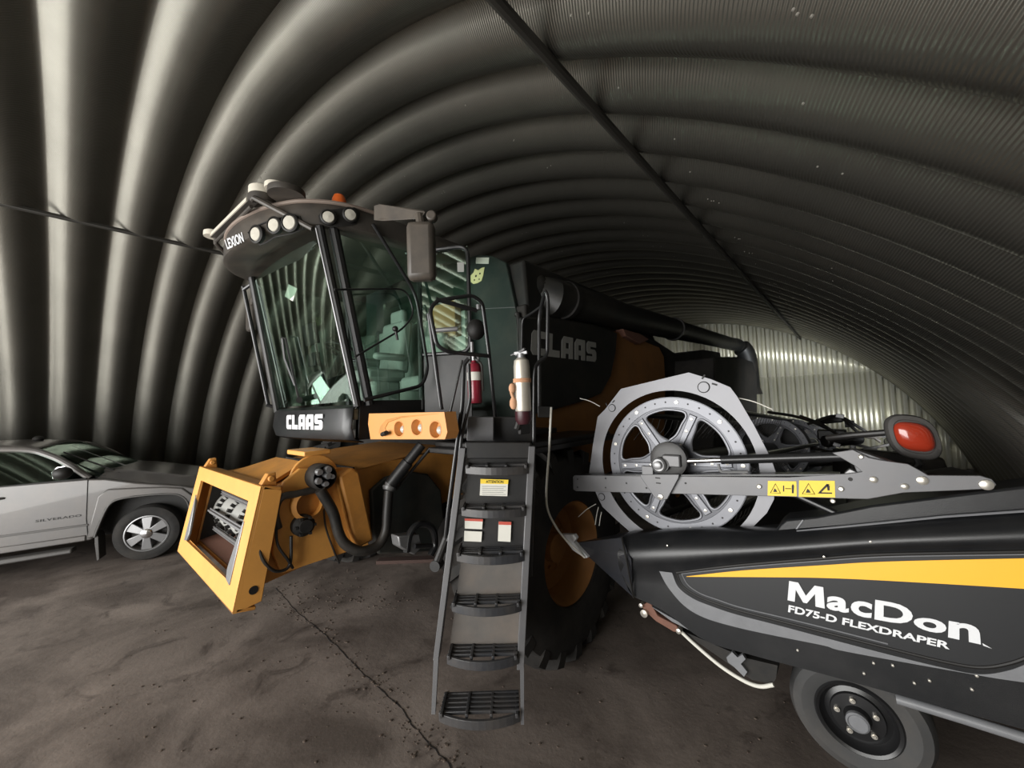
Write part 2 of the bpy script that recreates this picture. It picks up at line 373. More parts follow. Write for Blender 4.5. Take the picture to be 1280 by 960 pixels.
# ---- end wall: vertical corrugated sheets
NX = 900; rows = []
def topz(x): 
    q = (RR+.02)**2-(x-CX)**2; return CZ+math.sqrt(q) if q > 0 else 0
xl, xr = CX-math.sqrt(RR**2-CZ**2)-.05, CX+math.sqrt(RR**2-CZ**2)+.05
bot, mid1, mid2, top = [], [], [], []
for i in range(NX+1):
    x = xl+(xr-xl)*i/NX; s = math.sin(2*math.pi*x/.27); yy = BL-.10+.085*max(-.9, min(.9, s*1.9))/.9
    z = max(.02, topz(x)); zm = min(3.05, z)
    bot.append((x, yy, 0)); mid1.append((x, yy, zm)); mid2.append((x, yy-.012, zm-.001)); top.append((x, yy-.012, z))
mb = MB(); mb.grid([bot, mid1]); mb.grid([mid2, top])
M['endsheet'] = mat('galvanised_end_sheet', (214, 211, 192), .38, metal=.45, vary=.10, scale=1.5)
obj('wall_back', mb, 'endsheet', kind='structure', smooth=50, solid=.003)
# ---- front wall around the open doorway behind the camera
DX0, DX1, DZ = -10.0, .8, 3.9
mb = MB(); N = 60
def strip(x0, x1, zb):
    for i in range(N):
        xa, xb = x0+(x1-x0)*i/N, x0+(x1-x0)*(i+1)/N
        za, zc = topz(xa), topz(xb)
        if za <= zb+.01 and zc <= zb+.01: continue
        mb.hexa([(xa, Y0, zb), (xb, Y0, zb), (xb, Y0, max(zb, zc)), (xa, Y0, max(zb, za))], [(xa, Y0-.06, zb), (xb, Y0-.06, zb), (xb, Y0-.06, max(zb, zc)), (xa, Y0-.06, max(zb, za))])
strip(xl+.05, DX0, 0); strip(DX1, xr-.05, 0); strip(DX0, DX1, DZ)
obj('wall_front', mb, 'endsheet', kind='structure')
# ---- light: overcast daylight falling in through the open doorway
w = bpy.data.worlds.new('overcast'); sc.world = w; w.use_nodes = True; bg = w.node_tree.nodes['Background']; bg.inputs[0].default_value = (.80, .88, 1, 1); bg.inputs[1].default_value = .8
ld = bpy.data.lights.new('daylight_doorway', 'AREA'); ld.shape = 'RECTANGLE'; ld.size = DX1-DX0; ld.size_y = DZ; ld.energy = 1350; ld.color = (1, .985, .95)
lo = bpy.data.objects.new('daylight_doorway', ld); COL.objects.link(lo); lo.location = ((DX0+DX1)/2, Y0-.1, DZ/2); lo.rotation_euler = (math.radians(90), 0, math.radians(0))
# unseen door frame added to the right-hand arch; its lamp brightens the end wall
mb = MB()
for y0_, y1_, z0_, z1_ in [(6.5, 6.6, 0, 2.1), (8.8, 8.9, 0, 2.1), (6.5, 8.9, 2.1, 2.2)]: mb.box((2.12, (y0_+y1_)/2, (z0_+z1_)/2), (.12, y1_-y0_, z1_-z0_))
obj('added_door_frame', mb, 'endsheet', kind='structure')
l2d = bpy.data.lights.new('end_wall_fill', 'AREA'); l2d.shape = 'RECTANGLE'; l2d.size = 2.0; l2d.size_y = 1.9; l2d.energy = 300; l2d.color = (.93, .97, 1); l2d.spread = math.radians(62)  # fill lamp added for the end wall; the arch has no opening here
l2o = bpy.data.objects.new('end_wall_fill', l2d); COL.objects.link(l2o); l2o.location = (1.9, 7.7, 1.1); l2o.rotation_euler = V((-.46, .88, .04)).to_track_quat('-Z', 'Y').to_euler()
sc.view_settings.view_transform = 'Standard'; sc.view_settings.look = 'None'; sc.view_settings.gamma = 1; sc.view_settings.exposure = 0.0
sc.view_settings.use_curve_mapping = False
# ================================================================ COMBINE HARVESTER
combine = thing('combine_harvester', (-4.3, 3.1, 0), 'large black, dark green and yellow combine harvester with cab, boarding ladder and bare feeder house', 'combine harvester')
def P(name, mb, m, parent=combine, **k): return obj(name, mb, m, parent, **k)
CXX = -4.3
# ---- feeder house: sloping box from under the cab down to the front frame
XL, XR = -5.3, -3.3
fb, ft = V((0, .78, .94)), V((0, .95, 1.78))             # front frame: bottom and top of its face
axis_n = V((0, -(ft.z-fb.z), ft.y-fb.y)).normalized()     # outward (towards -Y, slightly down)
def FP(x, t, d=0): p = fb+(ft-fb)*t; return V((x, p.y, p.z))+axis_n*d
mb = MB()
side = [(1.0, 1.02), (.9, .99), (1.62, 1.12), (2.45, 1.3), (3.0, 1.35), (3.0, 2.0), (2.3, 2.02), (1.42, 1.98), (1.06, 1.72)]
side = [(.90, 1.0), (1.6, 1.1), (2.5, 1.25), (3.0, 1.3), (3.0, 1.86), (2.35, 1.83), (1.9, 1.78), (1.42, 1.73), (1.04, 1.70)]
xa, xb = XL+.12, XR-.16
wall = .03
for x in (xa, xb-wall): mb.prism([(x, y, z) for y, z in side], (wall, 0, 0))
mb.hexa([(xa, .92, 1.0), (xb, .92, 1.0), (xb, 3.0, 1.3), (xa, 3.0, 1.3)], [(xa, .92, 1.03), (xb, .92, 1.03), (xb, 3.0, 1.33), (xa, 3.0, 1.33)])
mb.prism([(xa, y, z) for y, z in [(1.04, 1.70), (1.42, 1.73), (1.9, 1.78), (2.35, 1.83), (3.0, 1.86), (3.0, 1.83), (2.35, 1.80), (1.9, 1.75), (1.42, 1.70), (1.04, 1.67)]], (xb-xa, 0, 0))
feeder = P('feeder_house', mb, 'yellowdk', bevel=.006)
# front frame: picture-frame plate
def frame_ring(a, c, d0, d1):
    mb = MB(); x0, x1, t0, t1 = a; u0_, u1_, s0, s1 = c
    O = [(x0, t0), (x1, t0), (x1, t1), (x0, t1)]; I = [(u0_, s0), (u1_, s0), (u1_, s1), (u0_, s1)]
    for i in range(4):
        j = (i+1) % 4
        mb.hexa([FP(*O[i], d0), FP(*O[j], d0), FP(*I[j], d0), FP(*I[i], d0)], [FP(*O[i], d1), FP(*O[j], d1), FP(*I[j], d1), FP(*I[i], d1)])
    return mb
frame = P('front_frame', frame_ring((XL, XR, 0, 1), (XL+.21, XR-.21, .17, .845), 0, -.025), 'yellow', bevel=.008)
for x in (XL, XR-.03):
    mb = MB(); mb.hexa([FP(x, 0, -.02), FP(x+.03, 0, -.02), FP(x+.03, 1, -.02), FP(x, 1, -.02)], [FP(x, .06, -.17), FP(x+.03, .06, -.17), FP(x+.03, .97, -.15), FP(x, .97, -.15)]); fl = P('side_flange', mb, 'yellow', frame, bevel=.005)
mb = MB(); mb.lathe(FP(XR+.001, .16, -.10), (1, 0, 0), [(.03, 0), (.03, .002), (0, .002)], 16); P('pin_hole', mb, 'ink', frame)
for t0_, t1_ in ((0, .03), (.97, 1.0)):
    mb = MB(); mb.hexa([FP(XL, t0_, -.02), FP(XR, t0_, -.02), FP(XR, t1_, -.02), FP(XL, t1_, -.02)], [FP(XL, t0_, -.14), FP(XR, t0_, -.14), FP(XR, t1_, -.14), FP(XL, t1_, -.14)]); P('cross_flange', mb, 'yellowdk', frame, bevel=.005)
for s, x in ((1, XL+.21), (-1, XR-.21)):                  # bare grey guide plates in the opening's lower corners
    pr = [(0, .16), (.10, .18), (.13, .26), (.07, .50), (.02, .66), (0, .68)]
    P('guide_plate', MB().prism([FP(x+s*(q-.03), t, .008) for q, t in pr], -axis_n*.02), 'galv', frame, bevel=.004)
for x in (XL+.10, XR-.10):                                # hooked lugs on the frame's top corners
    mb = MB(); mb.prism([FP(x-.035, 1.0, -.02), FP(x-.035, 1.10, -.05), FP(x-.035, 1.12, -.10), FP(x-.035, 1.0, -.13)], (.07, 0, 0))
    mb.cyl(FP(x-.06, 1.06, -.075), FP(x+.06, 1.06, -.075), .022, seg=12)
    P('locking_lug', mb, 'yellowdk', frame, bevel=.006)
# top shield behind the frame
mb = MB(); mb.hexa([(XL+.35, 1.06, 1.70), (XR-.40, 1.06, 1.70), (XR-.52, 1.45, 1.86), (XL+.75, 1.45, 1.86)], [(XL+.35, 1.07, 1.67), (XR-.40, 1.07, 1.67), (XR-.52, 1.46, 1.83), (XL+.75, 1.46, 1.83)])
P('top_shield', mb, 'yellowdk', feeder, bevel=.004)
mb = MB(); xi0, xi1 = xa+wall+.002, xb-wall-.002
for x in (xi0, xi1-.004): mb.prism([(x, y, z) for y, z in [(.93, 1.04), (2.5, 1.3), (2.5, 1.78), (1.05, 1.66)]], (.004, 0, 0))
P('liner', mb, 'dark', feeder) if False else mb.b.free()
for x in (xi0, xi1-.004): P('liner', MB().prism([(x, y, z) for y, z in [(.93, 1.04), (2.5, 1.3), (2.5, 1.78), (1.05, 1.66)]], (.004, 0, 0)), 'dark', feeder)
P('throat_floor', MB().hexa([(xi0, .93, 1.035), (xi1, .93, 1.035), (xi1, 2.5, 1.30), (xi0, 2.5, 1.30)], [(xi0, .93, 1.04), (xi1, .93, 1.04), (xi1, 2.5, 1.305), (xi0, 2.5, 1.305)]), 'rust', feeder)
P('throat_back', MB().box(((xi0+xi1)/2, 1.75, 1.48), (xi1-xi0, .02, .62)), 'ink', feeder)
# drum seen through the opening, with chains and slats
dc = V((0, 1.22, 1.31)); mb = MB(); mb.lathe((XL+.2, dc.y, dc.z), (1, 0, 0), [(0, 0), (.19, 0), (.19, XR-XL-.42), (0, XR-XL-.42)], 36)
drum = P('feeder_drum', mb, 'greyletter')
for k, x in enumerate([XL+.42, XL+.80, XL+1.18, XL+1.56]):
    mb = MB()
    for i in range(26):
        a = 2*math.pi*i/26; mb.box((x, dc.y+.21*math.cos(a), dc.z+.21*math.sin(a)), (.03+.012*(i % 2), .035, .03), Matrix.Rotation(a, 3, 'X'))
    P('chain', mb, 'dark', drum)
for a in (.55, 1.35, 2.15, 2.95, 3.75, 4.6):
    mb = MB(); y, z = dc.y+.245*math.cos(a), dc.z+.245*math.sin(a); R = Matrix.Rotation(a, 3, 'X')
    half = random.choice([0, .35])
    mb.box(((XL+XR)/2-.02, y, z), (XR-XL-.72, .045, .018), R); mb.box(((XL+XR)/2-.02, y, z), (XR-XL-.72, .012, .05), R)
    P('slat', mb, 'galv', drum, bevel=.003)
# the left-hand side of the feeder: stub tower, gearbox cover, drive disc, couplings and hoses
XS = xb
mb = MB(); pl = [oX(x, y, XS+.02) for x, y in [(343, 640), (352, 602), (372, 585), (432, 584), (440, 595), (458, 680), (395, 700), (350, 715), (338, 690)]]
mb.prism(pl, (.05, 0, 0)); P('side_plate', mb, 'yellow', feeder, bevel=.008)
mb = MB(); pl = [oX(x, y, XS+.08) for x, y in [(416, 593), (432, 583), (441, 588), (459, 672), (440, 682), (432, 660)]]; mb.prism(pl, (.12, 0, 0)); P('drive_cover', mb, 'yellowdk', feeder, bevel=.02)
mb = MB(); c0 = oX(392, 598, XS)
arc = [c0+V((0, .20*math.cos(a), .20*math.sin(a))) for a in [math.radians(t) for t in range(20, 205, 12)]]
mb.prism(arc+[c0+V((0, -.15, -.12)), c0+V((0, .15, -.10))], (.03, 0, 0)); mb.box(c0+V((-.15, .02, .215)), (.38, .22, .04)); P('bracket', mb, 'yellow', feeder, bevel=.008)
c1 = oX(385, 630, XS+.1)
mb = MB(); mb.lathe(c1+V((-.05, 0, 0)), (1, 0, 0), [(.13, 0), (.13, .07), (.10, .085), (.1, .02), (0, .02)], 36); P('gearbox_cover', mb, 'yellowdk', feeder)
c2 = oX(380, 657, XS+.12)
mb = MB(); mb.lathe(c2+V((-.05, 0, 0)), (1, 0, 0), [(.085, 0), (.085, .05), (.055, .07), (.05, .10), (0, .10)], 28)
for i in range(6): mb.box(c2+V((.03, .068*math.cos(i*1.047), .068*math.sin(i*1.047))), (.03, .02, .02))
P('drive_disc', mb, 'dark', feeder)
c3 = oX(403, 596, XS+.16)
mb = MB(); mb.lathe(c3+V((-.1, 0, 0)), (1, 0, 0), [(.105, 0), (.105, .13), (.09, .15), (.085, .04), (0, .04)], 28); coup = P('hose_coupling', mb, 'dark')
for dy, dz, r in [(-.05, .05, .028), (.02, .06, .03), (.05, .0, .022), (-.055, -.02, .028), (.0, -.05, .024), (.02, .01, .03)]:
    mb = MB(); mb.lathe(c3+V((-.06, dy, dz)), (1, 0, 0), [(r, 0), (r, .12), (r*.8, .14), (0, .14)], 14); P('coupler', mb, 'galv', coup)
mb = MB(); mb.prism([oX(x, y, XS+.03) for x, y in [(460, 612), (478, 596), (505, 588), (532, 592), (548, 612), (552, 650), (538, 688), (470, 692), (462, 660)]], (.05, 0, 0)); P('dark_side_plate', mb, 'darkplate', feeder, bevel=.02)  # dark plate laid over the yellow side, standing in for shade below the strut
mb = MB(); mb.tube(spline([oX(400, 612, XS+.2), oX(416, 640, XS+.2), oX(424, 668, XS+.2), oX(434, 682, XS+.22), oX(452, 689, XS+.26), oX(472, 682, XS+.26), oX(482, 664, XS+.26), oX(484, 640, XS+.26), oX(486, 613, XS+.25)], 8), .042, 14)
P('hydraulic_hose', mb, 'hose', feeder)
mb = MB(); mb.tube(spline([oX(348, 660, XS+.1), oX(344, 640, XS+.12), oX(352, 622, XS+.13), oX(372, 617, XS+.12), oX(395, 612, XS+.12)], 8), .028, 10); mb.tube(spline([oX(326, 655, XS+.1), oX(323, 680, XS+.14), oX(330, 702, XS+.16), oX(345, 714, XS+.14), oX(362, 706, XS+.12), oX(364, 670, XS+.12)], 8), .012, 8)
mb.tube(spline([oX(345, 650, XS+.1), oX(347, 680, XS+.13), oX(360, 700, XS+.13), oX(366, 710, XS+.1)], 8), .01, 8); mb.tube(spline([oX(404, 612, XS+.12), oX(405, 640, XS+.09), oX(408, 662, XS+.09), oX(418, 690, XS+.08), oX(424, 704, XS+.08)], 8), .008, 8)
P('hose', mb, 'hose', feeder)
mb = MB(); mb.cyl(oX(485, 613, XS+.25), oX(489, 603, XS+.25), .05, seg=16); mb.cyl(oX(486, 611, XS+.25), oX(487, 608, XS+.25), .06, seg=16); P('hose_clamp', mb, 'galv', feeder)
mb = MB(); a, b_ = oX(488, 605, XS+.25), oX(527, 556, XS+.42); mb.tube([a, a+(b_-a)*.55, a+(b_-a)*.56, b_], [.055, .055, .045, .045], 16); mb.cyl(oX(495, 612, XS+.2), oX(538, 560, XS+.45), .015, seg=8); P('lift_strut', mb, 'black')
mb = MB(); pl = [oX(x, y, XS+.03) for x, y in [(322, 648), (329, 644), (333, 650), (330, 664), (324, 668), (320, 662)]]; mb.prism(pl, (.06, 0, 0)); P('latch_plate', mb, 'cream', feeder, bevel=.006)
# underslung parts and axle
mb = MB(); mb.box((CXX, 3.1, .95), (3.2, .32, .36)); mb.box((CXX, 2.55, 1.15), (1.6, 1.0, .45)); mb.lathe((-3.05, 2.65, .98), (1, 0, 0), [(0, 0), (.34, 0), (.34, .16), (.22, .22), (.2, .34), (0, .34)], 30); P('front_axle', mb, 'black', bevel=.01)
mb = MB(); q = [oX(x, y, -3.0) for x, y in [(488, 667), (514, 664), (518, 680), (508, 690), (490, 680)]]; mb.prism(q, (.12, 0, 0)); P('drain_cover', mb, 'galv', bevel=.01)
mb = MB(); mb.tube(spline([oX(508, 690, -2.9), oX(512, 668, -2.9), oX(524, 655, -2.9), oX(540, 660, -2.9), oX(544, 680, -2.9), oX(538, 694, -2.9)], 6), .03, 10); mb.cyl(oX(518, 683, -2.85), oX(540, 682, -2.85), .02); P('shackle', mb, 'rail')
mb = MB(); a, b_ = oD(545, 706, 3.25), oD(562, 662, 3.25); mb.tube([a, b_], .035, 10); mb.cyl(a+V((.02, -.03, 0)), a-V((.02, -.05, 0)), .045); P('support_arm', mb, 'black')
# ---- wheels
def wheel_mesh(c, R, Wd, rimR, sgn, lugs=True):
    """tyre on the +-X side: c is the outer face centre"""
    mb = MB(); pr = [(rimR, 0), (rimR+.03, .012), (R*.80, .02), (R*.90, -.01), (R*.93, -.07), (R*.94, -Wd/2), (R*.93, -Wd+.07), (R*.90, -Wd+.01), (R*.8, -Wd-.02), (rimR, -Wd)]
    mb.lathe(c, (sgn, 0, 0), pr+[(rimR, 0)], 64)
    if lugs:
        n = 20
        for side_ in (0, 1):
            for i in range(n):
                a0 = 2*math.pi*(i+.5*side_)/n; pts = []
                for (t, da, r) in [(0, 0, .90), (.012, -.005, .975), (.10, -.06, 1.0), (.46, -.26, 1.0)]:
                    for w_ in (-1, 1):
                        a = a0+da+w_*(.055 if t < .2 else .04)
                        off = (.012-t*Wd) if side_ == 0 else (-Wd-.012+t*Wd)
                        pts.append((a, off, r*R))
                V3 = lambda a, off, r: V(c)+V((sgn*off, r*math.cos(a), r*math.sin(a)))
                top = [V3(*p) for p in pts]; low = [V3(a, o_, R*.84) for a, o_, r in pts]
                T = [mb.b.verts.new(p) for p in top]; B = [mb.b.verts.new(p) for p in low]
                for k in range(0, 6, 2):
                    mb.b.faces.new((T[k], T[k+1], T[k+3], T[k+2])); mb.b.faces.new((T[k], T[k+2], B[k+2], B[k])); mb.b.faces.new((T[k+1], B[k+1], B[k+3], T[k+3]))
                mb.b.faces.new((T[0], B[0], B[1], T[1])); mb.b.faces.new((T[6], T[7], B[7], B[6]))
    return mb
def rim_mesh(c, rimR, sgn):
    mb = MB(); mb.lathe(c, (sgn, 0, 0), [(rimR+.012, 0), (rimR-.01, .015), (rimR-.035, -.02), (rimR-.06, -.10), (rimR-.07, -.24), (rimR*.62, -.27), (rimR*.5, -.23), (rimR*.3, -.22), (rimR*.28, -.15), (rimR*.2, -.14), (0, -.14)], 48)
    for i in range(10):
        a = 2*math.pi*i/10; mb.lathe(V(c)+V((sgn*-.22, rimR*.40*math.cos(a), rimR*.40*math.sin(a))), (sgn, 0, 0), [(.02, -.02), (.02, .02), (0, .025)], 6)
    return mb
wc = V((-2.0, 3.09, .945))
ty = P('front_tyre', wheel_mesh(wc, .95, .76, .46, 1), 'tyre', smooth=30)
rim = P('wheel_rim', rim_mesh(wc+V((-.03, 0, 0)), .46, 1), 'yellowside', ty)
t2_ = P('front_tyre', wheel_mesh(V((-6.6, 3.09, .945)), .95, .76, .46, -1), 'tyre', smooth=30); P('wheel_rim', rim_mesh(V((-6.57, 3.09, .945)), .46, -1), 'yellowdk', t2_)
for sx, x in ((1, -2.75), (-1, -5.85)):
    t3_ = P('rear_tyre', wheel_mesh(V((x, 8.2, .68)), .685, .5, .34, sx), 'tyre', smooth=30); P('wheel_rim', rim_mesh(V((x-sx*.03, 8.2, .68)), .34, sx), 'yellowdk', t3_)
mb = MB(); mb.box((CXX, 8.2, .72), (2.6, .26, .26)); P('rear_axle', mb, 'black', bevel=.02)
# ---- body behind the cab
SX = -2.5
mb = MB()
cut = [(3.0, 1.35), (3.0, 2.02), (3.22, 2.05), (3.22, 3.4), (6.9, 3.4), (9.6, 3.0), (10.6, 2.7), (10.8, 1.5), (9.4, 1.1), (6.5, 1.1), (4.3, 1.35)]
mb.prism([(SX-.07, y, z) for y, z in cut], (2*(CXX-SX)+.14, 0, 0)); P('body_core', mb, 'dark', bevel=.02)
# grain tank front bulkhead, facing forward behind the platform
YT = 3.2
tf = [oY(x, y, YT) for x, y in [(560, 318), (598, 318), (616, 320), (632, 328), (640, 365), (647, 398), (650, 522), (560, 522)]]
tf = [V((-5.9, YT, tf[0].z)), *tf[1:-1], V((-5.9, YT, tf[-1].z))]
mb = MB(); mb.prism(tf, (0, .06, 0)); tank = P('tank_bulkhead', mb, 'green', bevel=.012)
mb = MB(); a, b_ = oY(600, 386, YT-.004), oY(644, 384, YT-.004); mb.tube([a, b_], .006, 6); P('panel_seam', mb, 'armgrey', tank)
mb = MB(); q = [oY(x, y, YT-.004) for x, y in [(595.5, 322), (611.5, 322), (611, 330), (595, 329.5)]]; mb.prism(q, (0, -.004, 0)); P('sticker', mb, 'label', tank, label='small white rectangular sticker')
em = [(588, 352), (588, 345), (592, 341), (594, 336), (598, 338), (602, 335), (606, 334), (605, 339), (604, 345), (602, 351), (597, 354), (592, 355)]
mb = MB(); mb.prism([oY(x, y, YT-.004) for x, y in em], (0, -.004, 0)); emb = P('emblem', mb, 'cream', tank, label='cream emblem sticker with dark markings')
for (x, y, r) in [(595, 345, 1.6), (600, 342, 1.3), (593, 350, 1.2), (599, 349, 1.0)]:
    mb = MB(); mb.lathe(oY(x, y, YT-.0085), (0, -1, 0), [(r*.009, 0), (r*.009, .002), (0, .002)], 10)
    P('emblem_mark', mb, 'ink', tank)
mb = MB(); rr_ = [oY(x, y, YT-.02) for x, y in [(645, 393), (648, 398), (654, 460), (654, 520)]]; mb.tube(spline(rr_, 6), .025, 10); P('corner_trim', mb, 'black', tank)
# tank flank and top, sloping back to the auger
tz = tf[3].z
mb = MB(); mb.hexa([(SX, YT+.06, tf[6].z), (SX, 7.0, 3.1), (SX-.3, 7.0, 4.0), (SX-.1, YT+.06, tz)], [(-6.1, YT+.06, tf[6].z), (-6.1, 7.0, 3.1), (-5.8, 7.0, 4.0), (-6, YT+.06, tz)]); P('grain_tank', mb, 'sideblack', bevel=.03)
# black side panel with the maker's lettering, yellow panels beneath and behind
XP = SX+.06
sp = [oX(x, y, XP) for x, y in [(652, 396), (700, 398), (745, 406), (772, 416), (770, 440), (764, 470), (752, 492), (728, 502), (700, 510), (652, 522)]]
mb = MB(); mb.prism(sp, (-.05, 0, 0)); sidep = P('side_panel', mb, 'sideblack', bevel=.015)
q = [oX(x, y, XP+.003) for x, y in [(663, 443), (745, 452.5), (744.5, 428.5), (664.5, 412)]]
P('lettering', blocktext('CLAAS', q, .002), 'greyletter', sidep, label='faded grey maker lettering')
yp = [oX(x, y, XP-.06) for x, y in [(652, 470), (745, 480), (755, 440), (768, 414), (800, 424), (824, 434), (830, 446), (832, 480), (830, 560), (740, 600), (690, 585), (652, 560)]]
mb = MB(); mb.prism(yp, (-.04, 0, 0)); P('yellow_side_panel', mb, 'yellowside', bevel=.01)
mb = MB(); hp = [oX(x, y, SX-.06) for x, y in [(829, 446), (880, 437), (900, 440), (906, 470), (907, 560), (829, 560)]]; mb.prism(hp, (-3.2, 0, 0)); P('straw_hood', mb, 'dark', bevel=.03)
mb = MB(); hp = [oX(x, y, -1.85) for x, y in [(893, 446), (925, 446), (941, 452), (946, 470), (947, 565), (893, 565)]]; mb.prism(hp, (-1.5, 0, 0)); P('spreader_hood', mb, 'dark', bevel=.03)
# unloading auger folded along the top
XA = SX-.02
ap = [oX(668, 364, XA-.25), oX(690, 371, XA), oX(779, 396, XA), oX(842, 411.5, XA), oX(884, 422, XA), oX(918, 431, XA)]
mb = MB(); mb.tube(ap[:2]+[ap[1]+(ap[2]-ap[1])*t for t in (.4, .8)]+ap[2:4], [.20, .215, .21, .21, .20, .20], 24); aug = P('unloading_auger', mb, 'sideblack')
mb = MB(); mb.tube([ap[3], ap[4], ap[5]], [.19, .18, .18], 24); P('auger_extension', mb, 'sideblack', aug)
mb = MB(); mb.cyl(ap[3]-V((0, .04, 0)), ap[3]+V((0, .04, 0)), .225, seg=24); P('auger_collar', mb, 'black', aug); mb = MB(); mb.cyl(oX(706, 376, XA)-V((0, .04, 0)), oX(706, 376, XA)+V((0, .04, 0)), .23, seg=24); P('auger_collar', mb, 'black', aug)
e0 = ap[5]; mb = MB(); mb.tube(spline([e0-V((0, .3, 0)), e0+V((.05, .3, .0)), e0+V((.22, .5, -.35)), e0+V((.26, .5, -1.5))], 6), [.18]*8+[.25]*10+[.3], 18); P('discharge_spout', mb, 'sideblack', aug)
mb = MB(); el = oX(668, 362, XA-.2); mb.ball(el, .19, 18); mb.box(el+V((-.15, .1, -.04)), (.4, .5, .28)); P('auger_elbow', mb, 'sideblack', aug, bevel=.04)
mb = MB(); q = [oX(x, y, XA+.1) for x, y in [(779, 411), (800, 417), (812, 424), (800, 430), (783, 420)]]; mb.prism(q, (-.3, 0, 0)); P('auger_saddle', mb, 'rust', bevel=.01)
# ---- cab
zb = 2.36
AP0, AP1 = V((-3.3, 1.72, 2.40)), V((-3.3, 1.40, 3.80))         # left A pillar
AQ0, AQ1 = V((-5.3, 1.72, 2.38)), V((-5.15, 1.40, 3.84))        # right A pillar
BP0, BP1 = V((-3.28, 2.40, 2.40)), V((-3.28, 2.40, 3.92))
CP0, CP1 = V((-2.86, 2.67, 2.86)), V((-2.86, 2.67, 3.96))       # rear edge of the flared corner window
cabb = MB(); cabb.box((CXX, 2.35, 2.28), (1.96, 1.35, .10)); cabb.box((CXX, 3.08, 2.9), (1.9, .06, 1.1)); cabf = P('cab_floor', cabb, 'cabin', bevel=.01)
mb = MB()                                                   # curved windscreen
rows = []
for j in range(9):
    t = j/8; row = []
    for i in range(17):
        s = i/16; p = (AP0.lerp(AP1, t)).lerp(AQ0.lerp(AQ1, t), s); bow = .06*math.sin(math.pi*s)
        row.append(p+V((0, -bow, .0)))
    rows.append(row)
mb.grid(rows); P('windscreen', mb, 'glassfront', smooth=80)
mb = MB(); 
for A, B in ((AP0, AP1), (AQ0, AQ1)):
    P('cab_pillar', MB().tube([A+V((0, -.02, -.05)), B+V((0, -.02, .08))], .038, 10), 'black')
mb.tube([AP0+V((0, .09, -.04)), AP1+V((0, .10, .1))], .045, 10); P('cab_pillar', mb, 'black'); mb = MB(); mb.tube([BP0+V((-.04, 0, -.1)), BP1+V((-.04, 0, .1))], .03, 10); P('cab_pillar', mb, 'black'); mb = MB()
mb.tube([V((-5.3, 2.6, 2.3)), V((-5.3, 2.6, 3.95))], .04, 10)
P('cab_pillar', mb, 'black')
mb = MB(); mb.cyl(AP0+V((.015, -.055, -.03)), AP1+V((.015, -.055, .05)), .008, seg=8); P('pillar_edge', mb, 'galv')
# side glazing
mb = MB(); mb.grid([[AP0+V((0, .12, 0)), BP0], [AP1+V((0, .12, .06)), BP1]]); P('door_glass', mb, 'glassside')
def panel_frame(pts, r, cl=True): return MB().tube(rnd(pts+[pts[0], pts[1]], .08)[:-1], r, 8)
mb = MB(); mb.grid([[BP0+V((.0, .0, .46)), CP0], [BP1, CP1]]); cw = P('corner_window', mb, 'glassside')
mb = MB(); path = rnd([BP1+V((-.1, -.12, .0)), CP1+V((.0, 0, .0)), CP0, BP0+V((0, 0, .46))], .12); mb.tube(path, .022, 8); P('window_frame', mb, 'rail', cw)
mb = MB(); q = [oP(x, y, CP0, V((.625, -.78, 0))) for x, y in [(571.5, 328), (580, 328), (580, 340), (572, 340)]]; mb.prism(q, V((-.625, .78, 0))*-.004); P('sticker', mb, 'greyletter', cw)
mb = MB(); mb.hexa([(-3.3, 1.70, 2.05), (-3.3, 2.95, 2.05), (-3.3, 2.95, 2.40), (-3.3, 1.72, 2.40)], [(-3.36, 1.70, 2.05), (-3.36, 2.95, 2.05), (-3.36, 2.95, 2.40), (-3.36, 1.72, 2.40)])
mb.hexa([(-3.28, 2.40, 2.05), (-2.86, 2.67, 2.05), (-2.86, 2.67, 2.85), (-3.28, 2.40, 2.85)], [(-3.32, 2.44, 2.05), (-2.90, 2.71, 2.05), (-2.90, 2.71, 2.85), (-3.32, 2.44, 2.85)]); P('door_skirt', mb, 'black', bevel=.006)
mb = MB(); mb.grid([[(-5.31, 1.78, 2.4), (-5.31, 3.05, 2.4)], [(-5.2, 1.5, 3.9), (-5.31, 3.05, 3.9)]]); P('right_window', mb, 'glassside')
mb = MB(); mb.grid([[(-5.2, 3.1, 3.45), (-3.4, 3.1, 3.45)], [(-5.2, 3.1, 3.9), (-3.4, 3.1, 3.9)]]); P('rear_window', mb, 'glassside')
# interior
mb = MB(); mb.box((-4.3, 2.45, 2.72), (.52, .50, .14)); mb.box((-4.3, 2.72, 3.08), (.50, .14, .66), Matrix.Rotation(-.12, 3, 'X')); mb.box((-4.3, 2.78, 3.48), (.28, .1, .18)); mb.box((-4.3, 2.5, 2.5), (.36, .36, .34)); mb.box((-3.98, 2.45, 2.92), (.10, .42, .08)); mb.box((-4.62, 2.4, 2.92), (.16, .6, .10)); P('driver_seat', mb, 'seat', bevel=.05)
mb = MB(); mb.box((-3.72, 2.72, 2.6), (.40, .40, .16)); mb.box((-3.72, 2.9, 2.95), (.38, .12, .5)); P('passenger_seat', mb, 'seat', bevel=.05)
mb = MB(); mb.tube([V((-4.25, 1.75, 2.34)), V((-4.25, 2.02, 2.95))], .045, 12); a = V((0, .45, .9)).normalized(); u_ = V((1, 0, 0)); w_ = a.cross(u_)
ring = [V((-4.25, 2.03, 2.98))+u_*.2*math.cos(t)+w_*.2*math.sin(t) for t in [2*math.pi*i/28 for i in range(28)]]
mb.tube(ring, .016, 8, closed=True)
for t in (0, 2.1, 4.2): mb.cyl(V((-4.25, 2.03, 2.97)), V((-4.25, 2.03, 2.98))+u_*.2*math.cos(t)+w_*.2*math.sin(t), .012, seg=6)
P('steering_wheel', mb, 'black')
